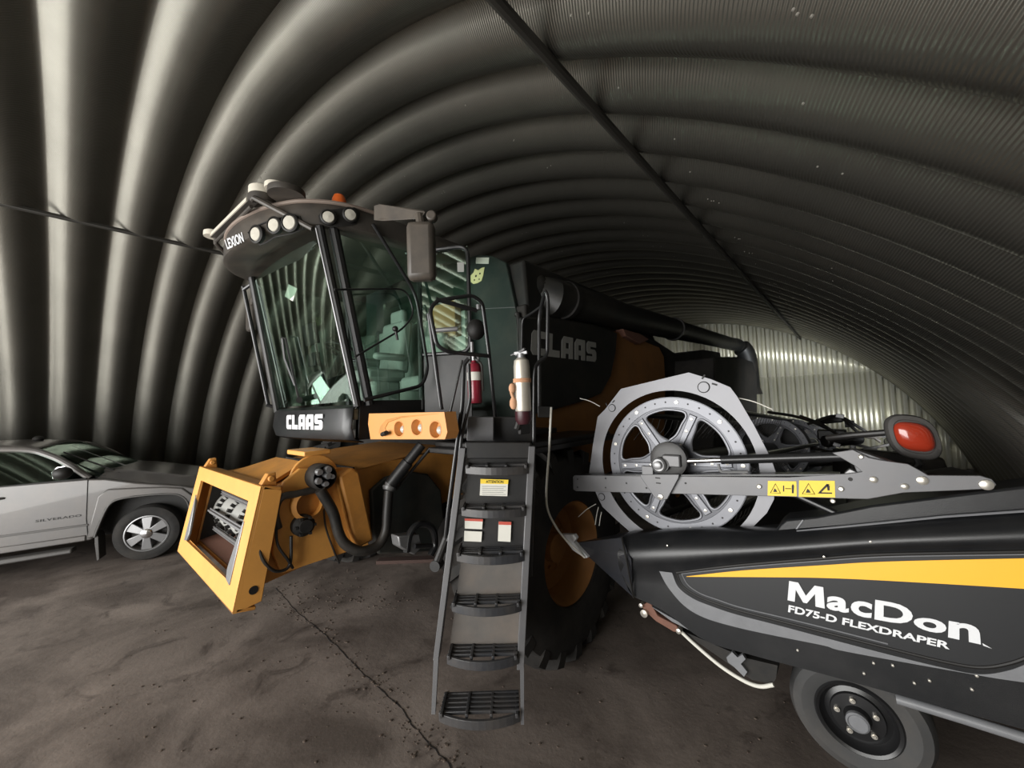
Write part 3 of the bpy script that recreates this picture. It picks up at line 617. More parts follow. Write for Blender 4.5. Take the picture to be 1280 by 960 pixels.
mb = MB(); mb.tube(rnd([V((-4.75, 2.1, 2.4)), V((-4.72, 1.95, 2.95)), V((-4.7, 1.9, 3.15))], .1), .02, 8); mb.box((-4.7, 1.86, 3.22), (.30, .05, .24), Matrix.Rotation(.2, 3, 'X')); mb.box((-4.72, 1.9, 2.93), (.20, .06, .16)); P('monitor', mb, 'black', bevel=.012)
mb = MB(); mb.box((-3.62, 3.0, 3.36), (.42, .1, .42)); P('document_box', mb, 'cardboard', bevel=.01)
mb = MB(); q = [oY(x, y, 1.452) for x, y in [(364, 356), (374.5, 361), (369, 377), (359, 371)]]; q = [p+V((0, -.02, 0)) for p in q]; mb.prism(q, (0, -.004, 0)); P('windscreen_sticker', mb, 'label', label='small white sticker on the windscreen')
mb = MB(); q = [oY(352, 422, 1.46), oY(357, 423, 1.45), oY(366, 465, 1.52), oY(374, 500, 1.60)]; mb.tube([q[0], q[1], q[2], q[3]], .012, 6); mb.tube([oY(353, 423, 1.44), oY(356, 448, 1.47), oY(369, 482, 1.55)], .016, 6); mb.cyl(oY(374, 500, 1.7), oY(374, 500, 1.56), .03); P('wiper', mb, 'black')
# roof with its bowed visor
PL = [V((-3.12, 2.9)), V((-3.14, 2.1)), V((-3.2, 1.60)), V((-3.32, 1.36)), V((-3.5, 1.19)), V((-3.85, 1.03)), V((-4.3, .96)), V((-4.75, 1.03)), V((-5.1, 1.19)), V((-5.28, 1.36)), V((-5.4, 1.6)), V((-5.46, 2.1)), V((-5.48, 2.9))]
pl3 = [V((p.x, p.y, 0)) for p in PL]; sm = spline(pl3, 5)
def ztop(p): k = min(1, abs(p.x-CXX)/1.1); return zat(-4.3, .96, 284)*(1-k)+zat(-3.2, 1.6, 256)*k
def zlow(p): k = min(1, abs(p.x-CXX)/1.1); return zat(-4.3, .96, 319)*(1-k)+zat(-3.2, 1.6, 287)*k
mb = MB(); cen = V((CXX, 2.3, 0)); rows = []
for (f, w0) in [(.80, 'u'), (.97, 'l'), (1.0, 'l2'), (1.0, 'm'), (.985, 't2'), (.95, 't'), (.75, 'tt')]:
    row = []
    for p in sm:
        q = cen+(p-cen)*f; a, c = zlow(p), ztop(p)
        q.z = {'u': a+.06, 'l': a, 'l2': a+.02, 'm': a+(c-a)*.6, 't2': c-.02, 't': c+.01, 'tt': c+.08}[w0]; row.append(q)
    rows.append(row)
mb.grid(rows)
mb.poly([r for r in rows[-1]]); mb.poly([r for r in rows[0]])
roof = P('cab_roof', mb, 'cabgrey', smooth=50)
def arc_hit(x, y, out=0.):                                  # point of the visor's face on a sight line
    d = ray(x, y); best = None
    for i in range(len(sm)-1):
        a, c = sm[i]-V((0, 0, 0)), sm[i+1]; e = c-a
        den = d.x*e.y-d.y*e.x
        if abs(den) < 1e-9: continue
        t = (a.x*e.y-a.y*e.x)/den; s = (a.x*d.y-a.y*d.x)/den
        if t > 0 and -1e-6 <= s <= 1+1e-6 and (best is None or t < best[0]):
            n = V((e.y, -e.x, 0)).normalized(); n = n if n.dot(d) < 0 else -n; best = (t, n)
    return EYE+d*best[0]+best[1]*out, best[1]
def recess(upper, lower, m='ink', out=.006):
    rows = []
    def at(pl, t):
        k = t*(len(pl)-1); i = min(int(k), len(pl)-2); f = k-i; return (pl[i][0]*(1-f)+pl[i+1][0]*f, pl[i][1]*(1-f)+pl[i+1][1]*f)
    for j in range(7):
        row = []
        for i in range(25):
            u, l = at(upper, i/24), at(lower, i/24); f = j/6; row.append(arc_hit(u[0]*(1-f)+l[0]*f, u[1]*(1-f)+l[1]*f, out)[0])
        rows.append(row)
    mb = MB(); mb.grid(rows); P('lamp_recess', mb, m, roof, smooth=80)
recess([(398, 270), (404, 263.5), (425, 261), (443, 259.5), (449, 263)], [(400, 278), (410, 284), (426, 284), (444, 281), (450, 272)])
def outline(pts, r, m):
    q = []
    for i in range(len(pts)):
        a_, b2_ = pts[i], pts[(i+1) % len(pts)]
        for k in range(4): q.append(arc_hit(a_[0]+(b2_[0]-a_[0])*k/4, a_[1]+(b2_[1]-a_[1])*k/4, .004)[0])
    P('lamp_surround', MB().tube(q, r, 6, closed=True), m, roof)
outline([(311, 291), (318, 284), (336, 277), (366, 269), (375, 271), (380, 286), (366, 292), (345, 296), (334, 303), (326, 306), (318, 300)], .008, 'ink')
lipq = [p for p in sm if p.y < 1.9]
P('roof_edge', MB().tube([V((p.x, p.y, ztop(p)+.0))+(cen-p).normalized()*.02 for p in lipq], .018, 8), 'lip', roof)
for (x, y, r) in [(324, 294, .062), (346, 283, .058), (365, 280, .062), (411, 273, .052), (437, 270, .052)]:
    p, n = arc_hit(x, y, .012); n2 = (n+V((0, 0, -.12))).normalized(); mb = MB(); mb.lathe(p, n2, [(r*1.25, -.01), (r*1.25, .022), (r*1.02, .03), (r*1.0, .012), (0, .012)], 28)
    lp = P('work_light', mb, 'ink', roof)
    mb = MB(); mb.lathe(p, n2, [(r*.98, .014), (r*.85, .028), (0, .034)], 28); obj('lens', mb, 'lens', roof)
def on_visor(u, v, lift):
    x = (285.5*(1-u)+306*u)*(1-v)+(281.5*(1-u)+303*u)*v; y = (312*(1-u)+302.5*u)*(1-v)+(300*(1-u)+290.5*u)*v
    return arc_hit(x, y, .003+lift)[0]
P('lettering', text_fn('LEXION', on_visor, bold=.012), 'white', roof, label='white model lettering')
p, n = arc_hit(407, 262); mb = MB(); bc = V((-3.45, 1.62, zat(-3.45, 1.62, 258))); mb.lathe(bc+V((0, 0, -.04)), (0, 0, 1), [(.075, 0), (.075, .03), (.062, .04), (.062, .10), (.045, .14), (0, .15)], 24); P('beacon', mb, 'amber', roof, label='orange beacon')
# guidance antenna frame over the visor
A0 = V((-5.05, 1.02, zat(-5.05, 1.02, 297))); A1 = V((-3.72, 1.0, zat(-3.72, 1.0, 250)))
A2 = arc_hit(392, 288, .03)[0]; A3 = V((-5.3, 1.35, A0.z-.25))
mb = MB(); mb.tube([A2, A1+V((.05, 0, 0)), A1], .022, 8); mb.box((A0+A1)/2, ((A1-A0).length, .07, .022), Matrix.Rotation(-math.atan2(A1.z-A0.z, A1.x-A0.x), 3, 'Y')); mb.tube([A0, A0+V((.0, .0, -.06)), A3], .022, 8); mb.tube([A0+V((.05, 0, -.05)), A1+V((-.02, 0, -.05))], .016, 8)
ant = P('antenna_frame', mb, 'cabgrey')
mb = MB(); mb.box((A0+A1)/2+V((0, -.038, .008)), ((A1-A0).length*.94, .012, .032), Matrix.Rotation(-math.atan2(A1.z-A0.z, A1.x-A0.x), 3, 'Y')); P('antenna_strip', mb, 'antenna', ant)
def puck(c, r, h, m='antenna'):
    mb = MB(); mb.lathe(c, (0, 0, 1), [(0, 0), (r, 0), (r*1.02, h*.3), (r, h*.85), (r*.85, h), (0, h)], 32); return mb
P('receiver', puck(V((-3.74, 1.08, A1.z+.07)), .10, .075), 'antenna', ant); P('receiver_base', puck(V((-3.74, 1.08, A1.z)), .105, .072), 'cabgrey', ant)
P('receiver', puck(V((-3.52, 1.12, A1.z+.055)), .085, .05), 'antenna', ant); P('receiver_base', puck(V((-3.46, 1.18, A1.z+.0)), .14, .06), 'cabgrey', ant)
P('receiver', puck(A0+V((0, -.02, -.0)), .085, .06), 'antenna', ant)
# mirrors
m0 = arc_hit(468, 268, .0)[0]; m1 = oD(536, 272, 2.62); m0 = oD(470, 270, 3.02)
mb = MB(); mb.hexa([oD(467, 256, 3.02), oD(467, 276, 3.02), oD(478, 277, 2.95), oD(474, 254, 2.95)], [oD(529, 262, 2.66), oD(524, 272, 2.66), oD(526, 274, 2.60), oD(533, 264, 2.60)]); mb.tube([oD(524, 268, 2.63), oD(527, 285, 2.6)], .03, 10); mb.lathe(oD(540, 271, 2.6), (.6, -.75, 0), [(0, -.03), (.035, -.03), (.035, .03), (0, .03)], 18)
mir = P('mirror_arm', mb, 'cabgrey', bevel=.012)
mb = MB(); mc = oD(527, 315, 2.6); e1 = V((.755, .656, 0)); nn = V((.656, -.755, 0))
RM = Matrix((e1, -nn, V((0, 0, 1)))).transposed(); mb.box(mc, (.185, .11, .395), RM); P('mirror_housing', mb, 'cabgrey', mir, bevel=.035)
mb = MB(); mb.box(mc-nn*.057, (.15, .006, .34), RM); P('mirror_glass', mb, 'mirror', mir)
mb = MB(); m2 = V((-5.75, 1.55, zat(-5.75, 1.55, 398))); mb.box(m2, (.2, .1, .34)); P('mirror_housing', mb, 'cabgrey', bevel=.035)
mb = MB(); mb.tube(rnd([V((-5.35, 1.55, 3.85)), V((-5.75, 1.55, 3.8)), m2+V((0, 0, .15))], .1), .02, 8); P('mirror_arm', mb, 'cabgrey')
mb = MB(); mb.tube([V((-5.36, 1.62, 2.42)), V((-5.30, 1.34, 3.82))], .022, 8); mb.tube([V((-5.36, 1.6, 2.42)), AQ0], .02, 8); mb.tube([V((-5.30, 1.34, 3.78)), AQ1], .02, 8); P('right_handrail', mb, 'rail')
# door grab rails (tubes in front of the glass)
def tubeD(pts, D, r, rad=.08): return MB().tube(rnd([oP(x, y, (-3.2, 1.5, 0), V((1, 0, 0))) if D is None else oD(x, y, D) for x, y in pts], rad, 6), r, 10)
XG = -3.14
def tubeX(pts, X, r, rad=.12): return MB().tube(rnd([oX(x, y, X) for x, y in pts], rad, 7), r, 10)
P('grab_rail', tubeX([(466, 280), (520, 368), (527, 410), (535, 462), (528, 482), (455, 500)], XG, .017), 'rail')
P('wiper_rail', tubeX([(418, 362), (508, 361), (518, 392), (505, 410), (444, 446)], XG-.05, .009), 'rail')
mb = MB(); mb.ball(oX(494, 411, XG), .028, 12); mb.cyl(oX(494, 411, XG), oX(497, 425, XG), .012); P('knob', mb, 'black')
# ---- front cowl, light panel and platform
mb = MB(); rows = []
for (dz, dy) in [(zb+.0, 0.02), (zb-.03, -.03), (zb-.2, -.05), (zb-.30, -.02), (zb-.33, .06)]:
    row = []
    for i in range(17):
        s = i/16; x = -3.28+(-5.22+3.28)*s; row.append((x, 1.68+dy-.09*math.sin(math.pi*s)**.7, dz))
    rows.append(row)
mb.grid(rows); cowl = P('front_cowl', mb, 'plastic', smooth=50, solid=.01)
def on_cowl(u, v, lift):
    xa = oY(362, 536, 1.57).x; xb_ = oY(400.5, 537, 1.54).x; x = xa+(xb_-xa)*u; k = (-3.28-x)/1.94; yy = 1.68-.045-.09*math.sin(math.pi*k)**.7
    return V((x, yy-.006-lift, zb-.215+.145*v))
P('lettering', blocktext_fn('CLAAS', on_cowl, thick=.006), 'white', cowl, label='white maker lettering')
YL = 1.74
q = [oY(x, y, YL) for x, y in [(464, 549), (557, 549), (560, 540), (556, 515), (462, 517), (461, 530)]]
o0 = oY(512, 533, YL); lamps = [(499.5, 536, .066), (521.5, 534, .066), (545, 537, .066)]
def rel(p): return (p.x-o0.x, p.z-o0.z)
loops = [[rel(p) for p in q]]
for x, y, r in lamps:
    c = rel(oY(x, y, YL)); loops.append([(c[0]+r*math.cos(2*math.pi*i/36), c[1]+r*.9*math.sin(2*math.pi*i/36)) for i in range(36)])
lpn = P('light_panel', curve_plate(loops, .012, o0, V((1, 0, 0)), V((0, 0, 1)), V((0, -1, 0))), 'orange', smooth=20, label='yellow panel with three round lamps')
mb = MB(); qb = [p+V((0, .10, 0)) for p in q]
for i in range(len(q)): j = (i+1) % len(q); mb.poly((q[i]+V((0, .006, 0)), q[j]+V((0, .006, 0)), qb[j], qb[i]))
mb.poly(qb); mb.hexa([q[1], q[2], q[3], (q[3]+q[1])/2], [oY(566, 547, YL+.08), oY(567, 540, YL+.08), oY(566, 514, YL+.08), oY(566, 530, YL+.08)]); obj('panel_housing', mb, 'orange', lpn)
for x, y, r in lamps:
    p = oY(x, y, YL); mb = MB(); mb.lathe(p, (0, -1, 0), [(r*1.06, .003), (r*1.05, .008), (r, .008), (r*.97, 0), (r*.80, -.05), (0, -.055)], 36); bowl = P('lamp_bowl', mb, 'orange', lpn)
    mb = MB(); mb.ball(p+V((.012, .035, -.006)), r*.5, 18); obj('lens', mb, 'lens', bowl.parent)
mb = MB(); mb.prism([oY(x, y, YL-.012) for x, y in [(473, 541), (475, 533), (482, 525), (500, 520.5), (548, 517), (500, 522.5), (485, 528), (481, 535), (483, 541), (478, 545)]], (0, .02, 0)); P('panel_rib', mb, 'yellowdk', lpn, bevel=.003)
mb = MB(); a = oY(478, 543, YL-.02); mb.cyl(a, oY(483, 541, YL-.05), .018, seg=12); P('nozzle', mb, 'ink', lpn)
# platform deck and front beam
DZ_ = 2.02
mb = MB(); mb.box((-2.74, 2.78, DZ_+.03), (1.05, .86, .05)); P('platform', mb, 'black', bevel=.01)
mb = MB(); q = [oD(x, y, 3.05) for x, y in [(585, 521), (617, 521), (617, 552), (583, 551)]]; mb.prism(q, V((-.656, .755, 0))*.10); P('step_box', mb, 'armgrey', bevel=.006)
mb = MB(); q = [oD(x, y, 3.2) for x, y in [(617, 521), (668, 521), (668, 552), (617, 552)]]; mb.prism(q, V((-.656, .755, 0))*.10); P('deck_edge', mb, 'black', bevel=.006)
mb = MB(); mb.box((-2.5, 3.1, 1.97), (1.0, 1.6, .05)); mb.hexa([(-2.95, 2.2, 1.9), (-1.98, 2.2, 1.9), (-1.98, 2.2, 1.95), (-2.95, 2.2, 1.95)], [(-2.95, 4.1, 1.9), (-1.98, 4.1, 1.9), (-1.98, 4.1, 1.95), (-2.95, 4.1, 1.95)]); P('fender', mb, 'black', bevel=.01)
plank_a, plank_b = oZ(470, 706, .0), oZ(556, 703, .0)
# ---- boarding ladder: faces out diagonally
E1, EN = V((.755, .656, 0)), V((.656, -.755, 0))
def LD(x, y): 
    t = (y-548)/(885-548); return oD(x, y, 2.86-(2.86-2.52)*t)         # a point in the ladder's leaning plane
lad = P('ladder_frame', (lambda mb: (mb.prism([LD(x, y) for x, y in [(574, 560), (582, 560), (548, 826), (541, 826)]], -EN*.10), mb.prism([LD(x, y) for x, y in [(661, 558), (669, 558), (655, 838), (646, 838)]], -EN*.10), mb)[-1])(MB()), 'armgrey', bevel=.004)
mb = MB(); mb.prism([LD(x, y) for x, y in [(542, 822), (548, 822), (544, 893), (539, 893)]], -EN*.03); P('hanger', mb, 'armgrey', lad); mb = MB(); mb.prism([LD(x, y) for x, y in [(650, 834), (655, 834), (655, 906), (651, 906)]], -EN*.03); P('hanger', mb, 'armgrey', lad)
mb = MB(); mb.prism([LD(x, y)-EN*.07 for x, y in [(586, 556), (662, 556), (656, 700), (575, 700)]], -EN*.02); P('back_plate', mb, 'black', lad)
mb = MB(); mb.prism([LD(x, y)-EN*.09 for x, y in [(575, 700), (656, 700), (648, 815), (560, 815)]], -EN*.02); P('lower_back_plate', mb, 'grimy', lad)
mb = MB(); mb.prism([LD(x, y)-EN*.02 for x, y in [(580, 553), (664, 553), (662, 574), (583, 574)]], -EN*.06); P('top_tread', mb, 'black', lad, bevel=.008)
for yt, xa_, xb_, nb in [(576, 582, 660, 0), (628, 577, 657, 1), (684, 571, 655, 2), (746, 565, 651, 2), (811, 559, 648, 3), (882, 549, 650, 4)]:
    A, B = LD(xa_, yt+6), LD(xb_, yt+6); W = (B-A).length; hgt = .056
    mb = MB(); N = 12; arc = []
    for i in range(N+1):
        s = i/N; arc.append(A.lerp(B, s)+EN*(.02+.07*math.sin(math.pi*s)**.8))
    out = arc; inn = [p-EN*.022 for p in arc]
    for i in range(N):
        mb.hexa([out[i]+V((0, 0, -hgt)), out[i+1]+V((0, 0, -hgt)), out[i+1], out[i]], [inn[i]+V((0, 0, -hgt)), inn[i+1]+V((0, 0, -hgt)), inn[i+1], inn[i]])
    dp = .20
    for k in range(1, 6):                                   # tread bars
        mb.box((A+B)/2-EN*(dp*k/5-.05), (W*.98, .018, .022), Matrix((E1, -EN, V((0, 0, 1)))).transposed())
    for s in (.04, .35, .65, .96): mb.box(A.lerp(B, s)-EN*(dp/2-.05), (.018, dp, .026), Matrix((E1, -EN, V((0, 0, 1)))).transposed())
    P('step', mb, 'step', lad, bevel=.003)
def sticker(pts, m, name, parent=lad, off=-.045, head=None, hm=None):
    mb = MB(); mb.prism([LD(x, y)+EN*off for x, y in pts], EN*.003); s = P(name, mb, m, parent)
    if head: mb = MB(); mb.prism([LD(x, y)+EN*(off+.004) for x, y in head], EN*.002); obj('sticker_band', mb, hm, s.parent)
    return s
sticker([(600, 602), (635, 603), (634, 622), (599, 621)], 'label', 'caution_sticker', head=[(600, 600), (635.5, 601), (635, 606.5), (600, 606)], hm='labely')
obj('sticker_text', text('ATTENTION', [LD(607, 605)+EN*-.038, LD(629, 605.5)+EN*-.038, LD(629, 601.8)+EN*-.038, LD(607, 601.5)+EN*-.038], 0, bold=.01, thick=.002), 'ink', lad)
mb = MB()
for k, y in enumerate((609, 611.5, 614, 616.5, 619)): mb.prism([LD(x, yy)+EN*-.041 for x, yy in [(602, y), (632-3*(k % 2), y+.4), (632-3*(k % 2), y+1.1), (602, y+.7)]], EN*.001)
obj('sticker_print', mb, 'greyletter', lad)
sticker([(580, 650), (603, 651), (602, 664), (580, 663)], 'label', 'warning_sticker', head=[(580, 650), (603, 651), (603, 654), (580, 653)], hm='labelred')
sticker([(579.5, 666), (602, 667), (601, 680), (579, 679)], 'label', 'warning_sticker')
sticker([(623, 654), (639, 654.5), (638, 680), (622, 679)], 'label', 'warning_sticker', head=[(623, 654), (639, 654.5), (639, 658.5), (623, 658)], hm='labelred')
# rails of the ladder and the platform
def railD(pts, r=.016, rad=.06): return MB().tube(rnd([oD(x, y, D) for x, y, D in pts], rad, 6), r, 10)
P('handrail', railD([(557, 672, 2.93), (560, 640, 2.93), (578, 505, 2.93), (580, 455, 2.95), (586, 448, 2.95)]), 'rail')
P('handrail', railD([(560, 676, 2.9), (566, 655, 2.9), (577, 545, 2.9), (583, 520, 2.9), (588, 500, 2.9), (586, 455, 2.92)], .013), 'rail')
P('handrail', railD([(619, 521, 3.3), (611, 440, 3.25), (603, 378, 3.2), (590, 369, 3.15), (545, 376, 3.0), (537, 388, 2.95), (546, 432, 2.95), (560, 440, 2.98), (611, 445, 3.2)]), 'rail')
P('handrail', railD([(536, 392, 2.97), (552, 512, 3.0)]), 'rail')
P('handrail', railD([(545, 374, 3.0), (596, 388, 3.15)], .018), 'rail')
P('handrail', railD([(563, 515, 3.1), (578, 450, 3.1)], .009), 'rail')
P('handrail', railD([(663, 720, 2.86), (667, 580, 2.98), (668, 470, 3.0), (670, 455, 3.0), (684, 445, 3.02), (685, 375, 3.02), (682, 362, 3.02), (676, 385, 3.2), (674, 400, 3.25), (674, 515, 3.25)], .015), 'rail')
P('handrail', railD([(676, 383, 3.2), (664, 392, 3.3), (653, 398, 3.4), (652, 445, 3.4), (651, 520, 3.4)], .011), 'rail')
mb = MB(); mb.ball(oD(595, 412, 3.45), .085, 18, sc3=(1, 1, 1.1)); P('side_lamp', mb, 'ink')
mb = MB(); mb.cyl(oD(545, 413, 3.3), oD(572, 411, 3.3), .02); P('door_handle', mb, 'galv')
mb = MB(); mb.lathe(oD(598, 384, 3.15), (0, 0, 1), [(0, -.02), (.02, -.02), (.02, .02), (0, .02)], 12); P('rail_clamp', mb, 'galv'); mb = MB(); mb.lathe(oD(590, 434, 3.08), (0, 0, 1), [(0, -.04), (.015, -.04), (.015, .04), (0, .04)], 12); P('rail_clamp', mb, 'galv')
# cylinder holder on the platform edge
mb = MB(); mb.tube([oD(646, 537, 3.02), oD(650, 524, 3.02)], .03, 10); mb.box(oD(655, 533, 3.06), (.03, .12, .12)); mb.hexa([oD(672, 508, 3.1), oD(690, 508, 3.1), oD(690, 522, 3.1), oD(672, 522, 3.1)], [oD(672, 508, 3.13), oD(690, 508, 3.13), oD(690, 522, 3.13), oD(672, 522, 3.13)]); P('bracket', mb, 'black', bevel=.006)
# ---- fire extinguishers strapped to the combine
t = thing('fire_extinguisher', oD(594, 504, 3.26), 'red fire extinguisher with white label hanging inside the left ladder rail', 'fire extinguisher', 'fire extinguishers by the ladder')
c = oD(594, 504, 3.26); Rr = .06
mb = MB(); mb.lathe(c, (0, 0, 1), [(0, 0), (Rr*.9, 0), (Rr, .02), (Rr, .29), (Rr*.8, .33), (Rr*.4, .345), (.02, .36), (0, .36)], 28); obj('cylinder', mb, 'red', t)
mb = MB(); mb.lathe(c, (0, 0, 1), [(Rr+.001, .19), (Rr+.0015, .26)], 28); obj('label_band', mb, 'label', t)
mb = MB(); mb.lathe(c, (0, 0, 1), [(.018, .35), (.022, .40), (0, .41)], 14); mb.tube([c+V((0, 0, .40)), c+V((.05, -.02, .41)), c+V((.09, -.03, .36))], .009, 8); mb.tube([c+V((0, 0, .385)), c+V((.07, -.02, .35))], .008, 8); obj('valve', mb, 'galv', t)
mb = MB(); mb.tube(rnd([c+V((.02, -.02, .38)), c+V((.075, .02, .33)), c+V((.066, .03, .1))], .05), .01, 8); obj('discharge_hose', mb, 'hose', t)
c = oD(654, 514, 2.85); t = thing('fire_extinguisher', c, 'silver metal fire extinguisher tied with tan cord beside the right ladder rail', 'fire extinguisher', 'fire extinguishers by the ladder')
Rr = .060
mb = MB(); mb.lathe(c, (0, 0, 1), [(0, 0), (Rr*.92, 0), (Rr, .015), (Rr, .33), (Rr*.9, .375), (Rr*.5, .395), (.02, .40), (0, .40)], 28); obj('cylinder', mb, 'silver', t)
mb = MB(); mb.lathe(c+V((0, 0, -.1)), (0, 0, 1), [(0, 0), (Rr*.7, .005), (Rr*1.02, .04), (Rr*1.02, .10)], 24); obj('base_boot', mb, 'maroon', t)
mb = MB(); mb.lathe(c, (0, 0, 1), [(.03, .39), (.03, .425), (0, .43)], 14); mb.box(c+V((.0, 0, .43)), (.10, .03, .02), Matrix.Rotation(.3, 3, 'Z')); mb.tube([c+V((-.05, 0, .42)), c+V((.05, -.02, .455))], .009, 8); mb.tube([c+V((-.10, 0, .425)), c+V((.02, -.02, .445))], .006, 8); obj('valve', mb, 'galv', t)
mb = MB()
for h in (.215, .225, .235): mb.tube([c+V((Rr*1.04*math.cos(a), Rr*1.04*math.sin(a), h)) for a in [2*math.pi*i/24 for i in range(24)]], .006, 6, closed=True)
kx = c-E1*Rr*1.15+EN*.02
mb.tube([kx+V((0, 0, .2)), kx+V((0, -.02, .14)), kx+V((.01, 0, .07))], .012, 8); mb.ball(kx+V((0, 0, .06)), .03, 10, sc3=(1, 1, 1.6)); mb.ball(kx+V((0, -.01, .17)), .026, 10, sc3=(1, 1, 1.5)); obj('cord', mb, 'tan', t)

# ---- plank lying on the floor under the machine
d_ = (plank_b-plank_a).normalized(); n_ = d_.cross(V((0, 0, 1))); mb = MB()
mb.prism([plank_a, plank_a-n_*.16, plank_b-n_*.16, plank_b], (0, 0, .05)); o = obj('plank', mb, 'wood', bevel=.006); tag(o, 'dark plank lying on the floor beneath the yellow feeder house', 'plank')
# ================================================================ DRAPER HEADER parked on its transport wheels
header = thing('combine_header', (-.4, 3.2, 0), 'long draper header on small wheels, black end shield with yellow stripe and silver reel disc', 'combine header')
def Q(name, mb, m, parent=header, **k): return obj(name, mb, m, parent, **k)
YS = 2.95                                                  # plane of the end shield's outer face
EXT = 1.0                                                  # the shield runs on beyond the frame
def ext(p):                                                # continue a survey line past the right-hand edge
    a, b = p[-2], p[-1]; k = (1400-b[0])/(b[0]-a[0]); return p+[(1400, b[1]+(b[1]-a[1])*k)]
def strg(p, Y, n=40):
    p = ext(p); P3 = [oY(x, y, Y) for x, y in p]; s = spline(P3, 8); L_ = [0]
    for i in range(1, len(s)): L_.append(L_[-1]+(s[i]-s[i-1]).length)
    out = []
    for k in range(n+1):
        d = L_[-1]*k/n; i = 0
        while i < len(s)-2 and L_[i+1] < d: i += 1
        t = (d-L_[i])/max(1e-9, L_[i+1]-L_[i]); out.append(s[i].lerp(s[i+1], t))
    return out
top_ = [(777, 672), (860, 668), (940, 668), (1000, 664), (1105, 656), (1280, 643)]
mid_ = [(774, 690), (860, 688), (940, 684), (1000, 680), (1105, 672), (1280, 664)]
grv_ = [(776, 716), (845, 712), (920, 703), (1030, 694), (1110, 689), (1280, 687)]
low_ = [(786, 738), (840, 752), (900, 785), (970, 806), (1060, 826), (1280, 878)]
bot_ = [(792, 746), (830, 764), (880, 800), (940, 819), (1030, 843), (1280, 912)]
def dy(row, d, dz=0): return [p+V((0, d, dz)) for p in row]
T, Mi, G, Lw, B = strg(top_, YS), strg(mid_, YS), strg(grv_, YS), strg(low_, YS), strg(bot_, YS)
rows = [dy(T, .32, -.02), dy(T, .16, .005), dy(T, .06, 0), [a.lerp(b, .55)+V((0, .005, 0)) for a, b in zip(T, Mi)], dy(Mi, -.035), [a.lerp(b, .6)+V((0, -.028, 0)) for a, b in zip(Mi, G)], G, [a.lerp(b, .5) for a, b in zip(G, Lw)], Lw, dy(B, .0), dy(B, .06, -.005), dy(B, .3, .02)]
mb = MB(); mb.grid(rows); mb.poly([r[0] for r in rows]); shield = Q('end_shield', mb, 'plastic', smooth=70)
us = [(969, 664), (975, 656), (982, 650), (1020, 646), (1089, 632), (1206, 617), (1280, 608), (1400, 594), (1400, 636), (1280, 645), (1105, 658), (1000, 667), (972, 669)]
mb = MB(); mb.prism([oY(x, y, YS+.07) for x, y in us], (0, .22, 0)); Q('upper_shield', mb, 'plastic', bevel=.012)
mb = MB(); e = [oY(x, y, YS+.064) for x, y in [(993, 665), (1004, 650), (1060, 641)]]; mb.tube([e[0], e[1]], .005, 6); mb2 = [oY(x, y, YS+.05) for x, y in [(996, 664), (1105, 653.5), (1179, 646), (1280, 639), (1400, 631)]]; mb.tube(mb2, .006, 6); Q('edge_bead', mb, 'band', shield)
def plate(name, pts, m, Y, th, parent=shield, **k): return Q(name, MB().prism([oY(x, y, Y) for x, y in pts], (0, th, 0)), m, parent, **k)
def curvepx(pts, n=6): return [(p.x, p.y) for p in spline([V((x, y, 0)) for x, y in pts], n)]
inner = curvepx([(846, 716.5), (853, 732), (870, 744), (892, 753), (920, 762), (970, 775), (1030, 790), (1110, 810), (1180, 827), (1225, 834), (1262, 829), (1300, 815), (1400, 775)])
upper = curvepx([(1400, 687), (1280, 690), (1110, 693), (1030, 698), (920, 707), (846, 716)])
pan = plate('logo_panel', inner+upper, 'panel', YS-.002, .004, header)
mb = MB(); mb.tube([oY(x, y, YS) for x, y in upper], .011, 8); mb.tube([oY(x, y, YS) for x, y in inner], .009, 8); Q('groove', mb, 'ink', pan)
mb = MB(); mb.tube([oY(x, y, YS-.004) for x, y in curvepx([(852, 717), (860, 731), (876, 742), (898, 750), (925, 759), (975, 771), (1040, 787), (1110, 805)])], .004, 6); mb.tube([oY(x, y, YS-.004) for x, y in curvepx([(852, 717), (930, 708.5), (1030, 700.5), (1110, 695.5), (1280, 692.5), (1400, 690)])], .005, 6); Q('panel_bead', mb, 'band', pan)
bo = curvepx([(824, 714), (835, 734), (855, 757), (880, 772), (920, 784), (970, 795), (1030, 807), (1060, 815), (1210, 842), (1280, 853), (1400, 868)])
bi = curvepx([(1400, 790), (1300, 824), (1262, 838), (1225, 843), (1180, 835), (1110, 818), (1030, 797), (970, 781), (920, 768), (890, 758), (866, 748), (848, 734), (840, 716)])
plate('grey_band', bo+bi, 'band', YS-.003, .005)
plate('yellow_stripe', curvepx([(858, 720.5), (930, 713), (1030, 706.5), (1110, 702), (1280, 698), (1400, 696)])+curvepx([(1400, 745), (1280, 736), (1110, 726), (1030, 722.5), (960, 721.5), (858, 721)]), 'stripe', YS-.0055, .003, label='long yellow stripe tapering to a point')
def tq(pts): return [oY(x, y, YS-.006) for x, y in pts]
def row_text(body, quad, **k): return text(body, tq(quad), .0, **k)
row = [('M', (984.5, 750, 1031, 760.5, 1030, 734, 986.5, 726)), ('a', (1033, 761, 1061, 767, 1061, 748, 1034, 744)), ('c', (1063, 767.5, 1089, 773.5, 1091, 754, 1064, 749)), ('D', (1093, 774, 1142, 783, 1140, 757, 1094, 749.5)), ('o', (1142, 784.5, 1183, 794.5, 1183, 776, 1142, 770)), ('n', (1185, 796.5, 1226, 805.5, 1224, 782.5, 1186, 775.5))]
mb = MB()
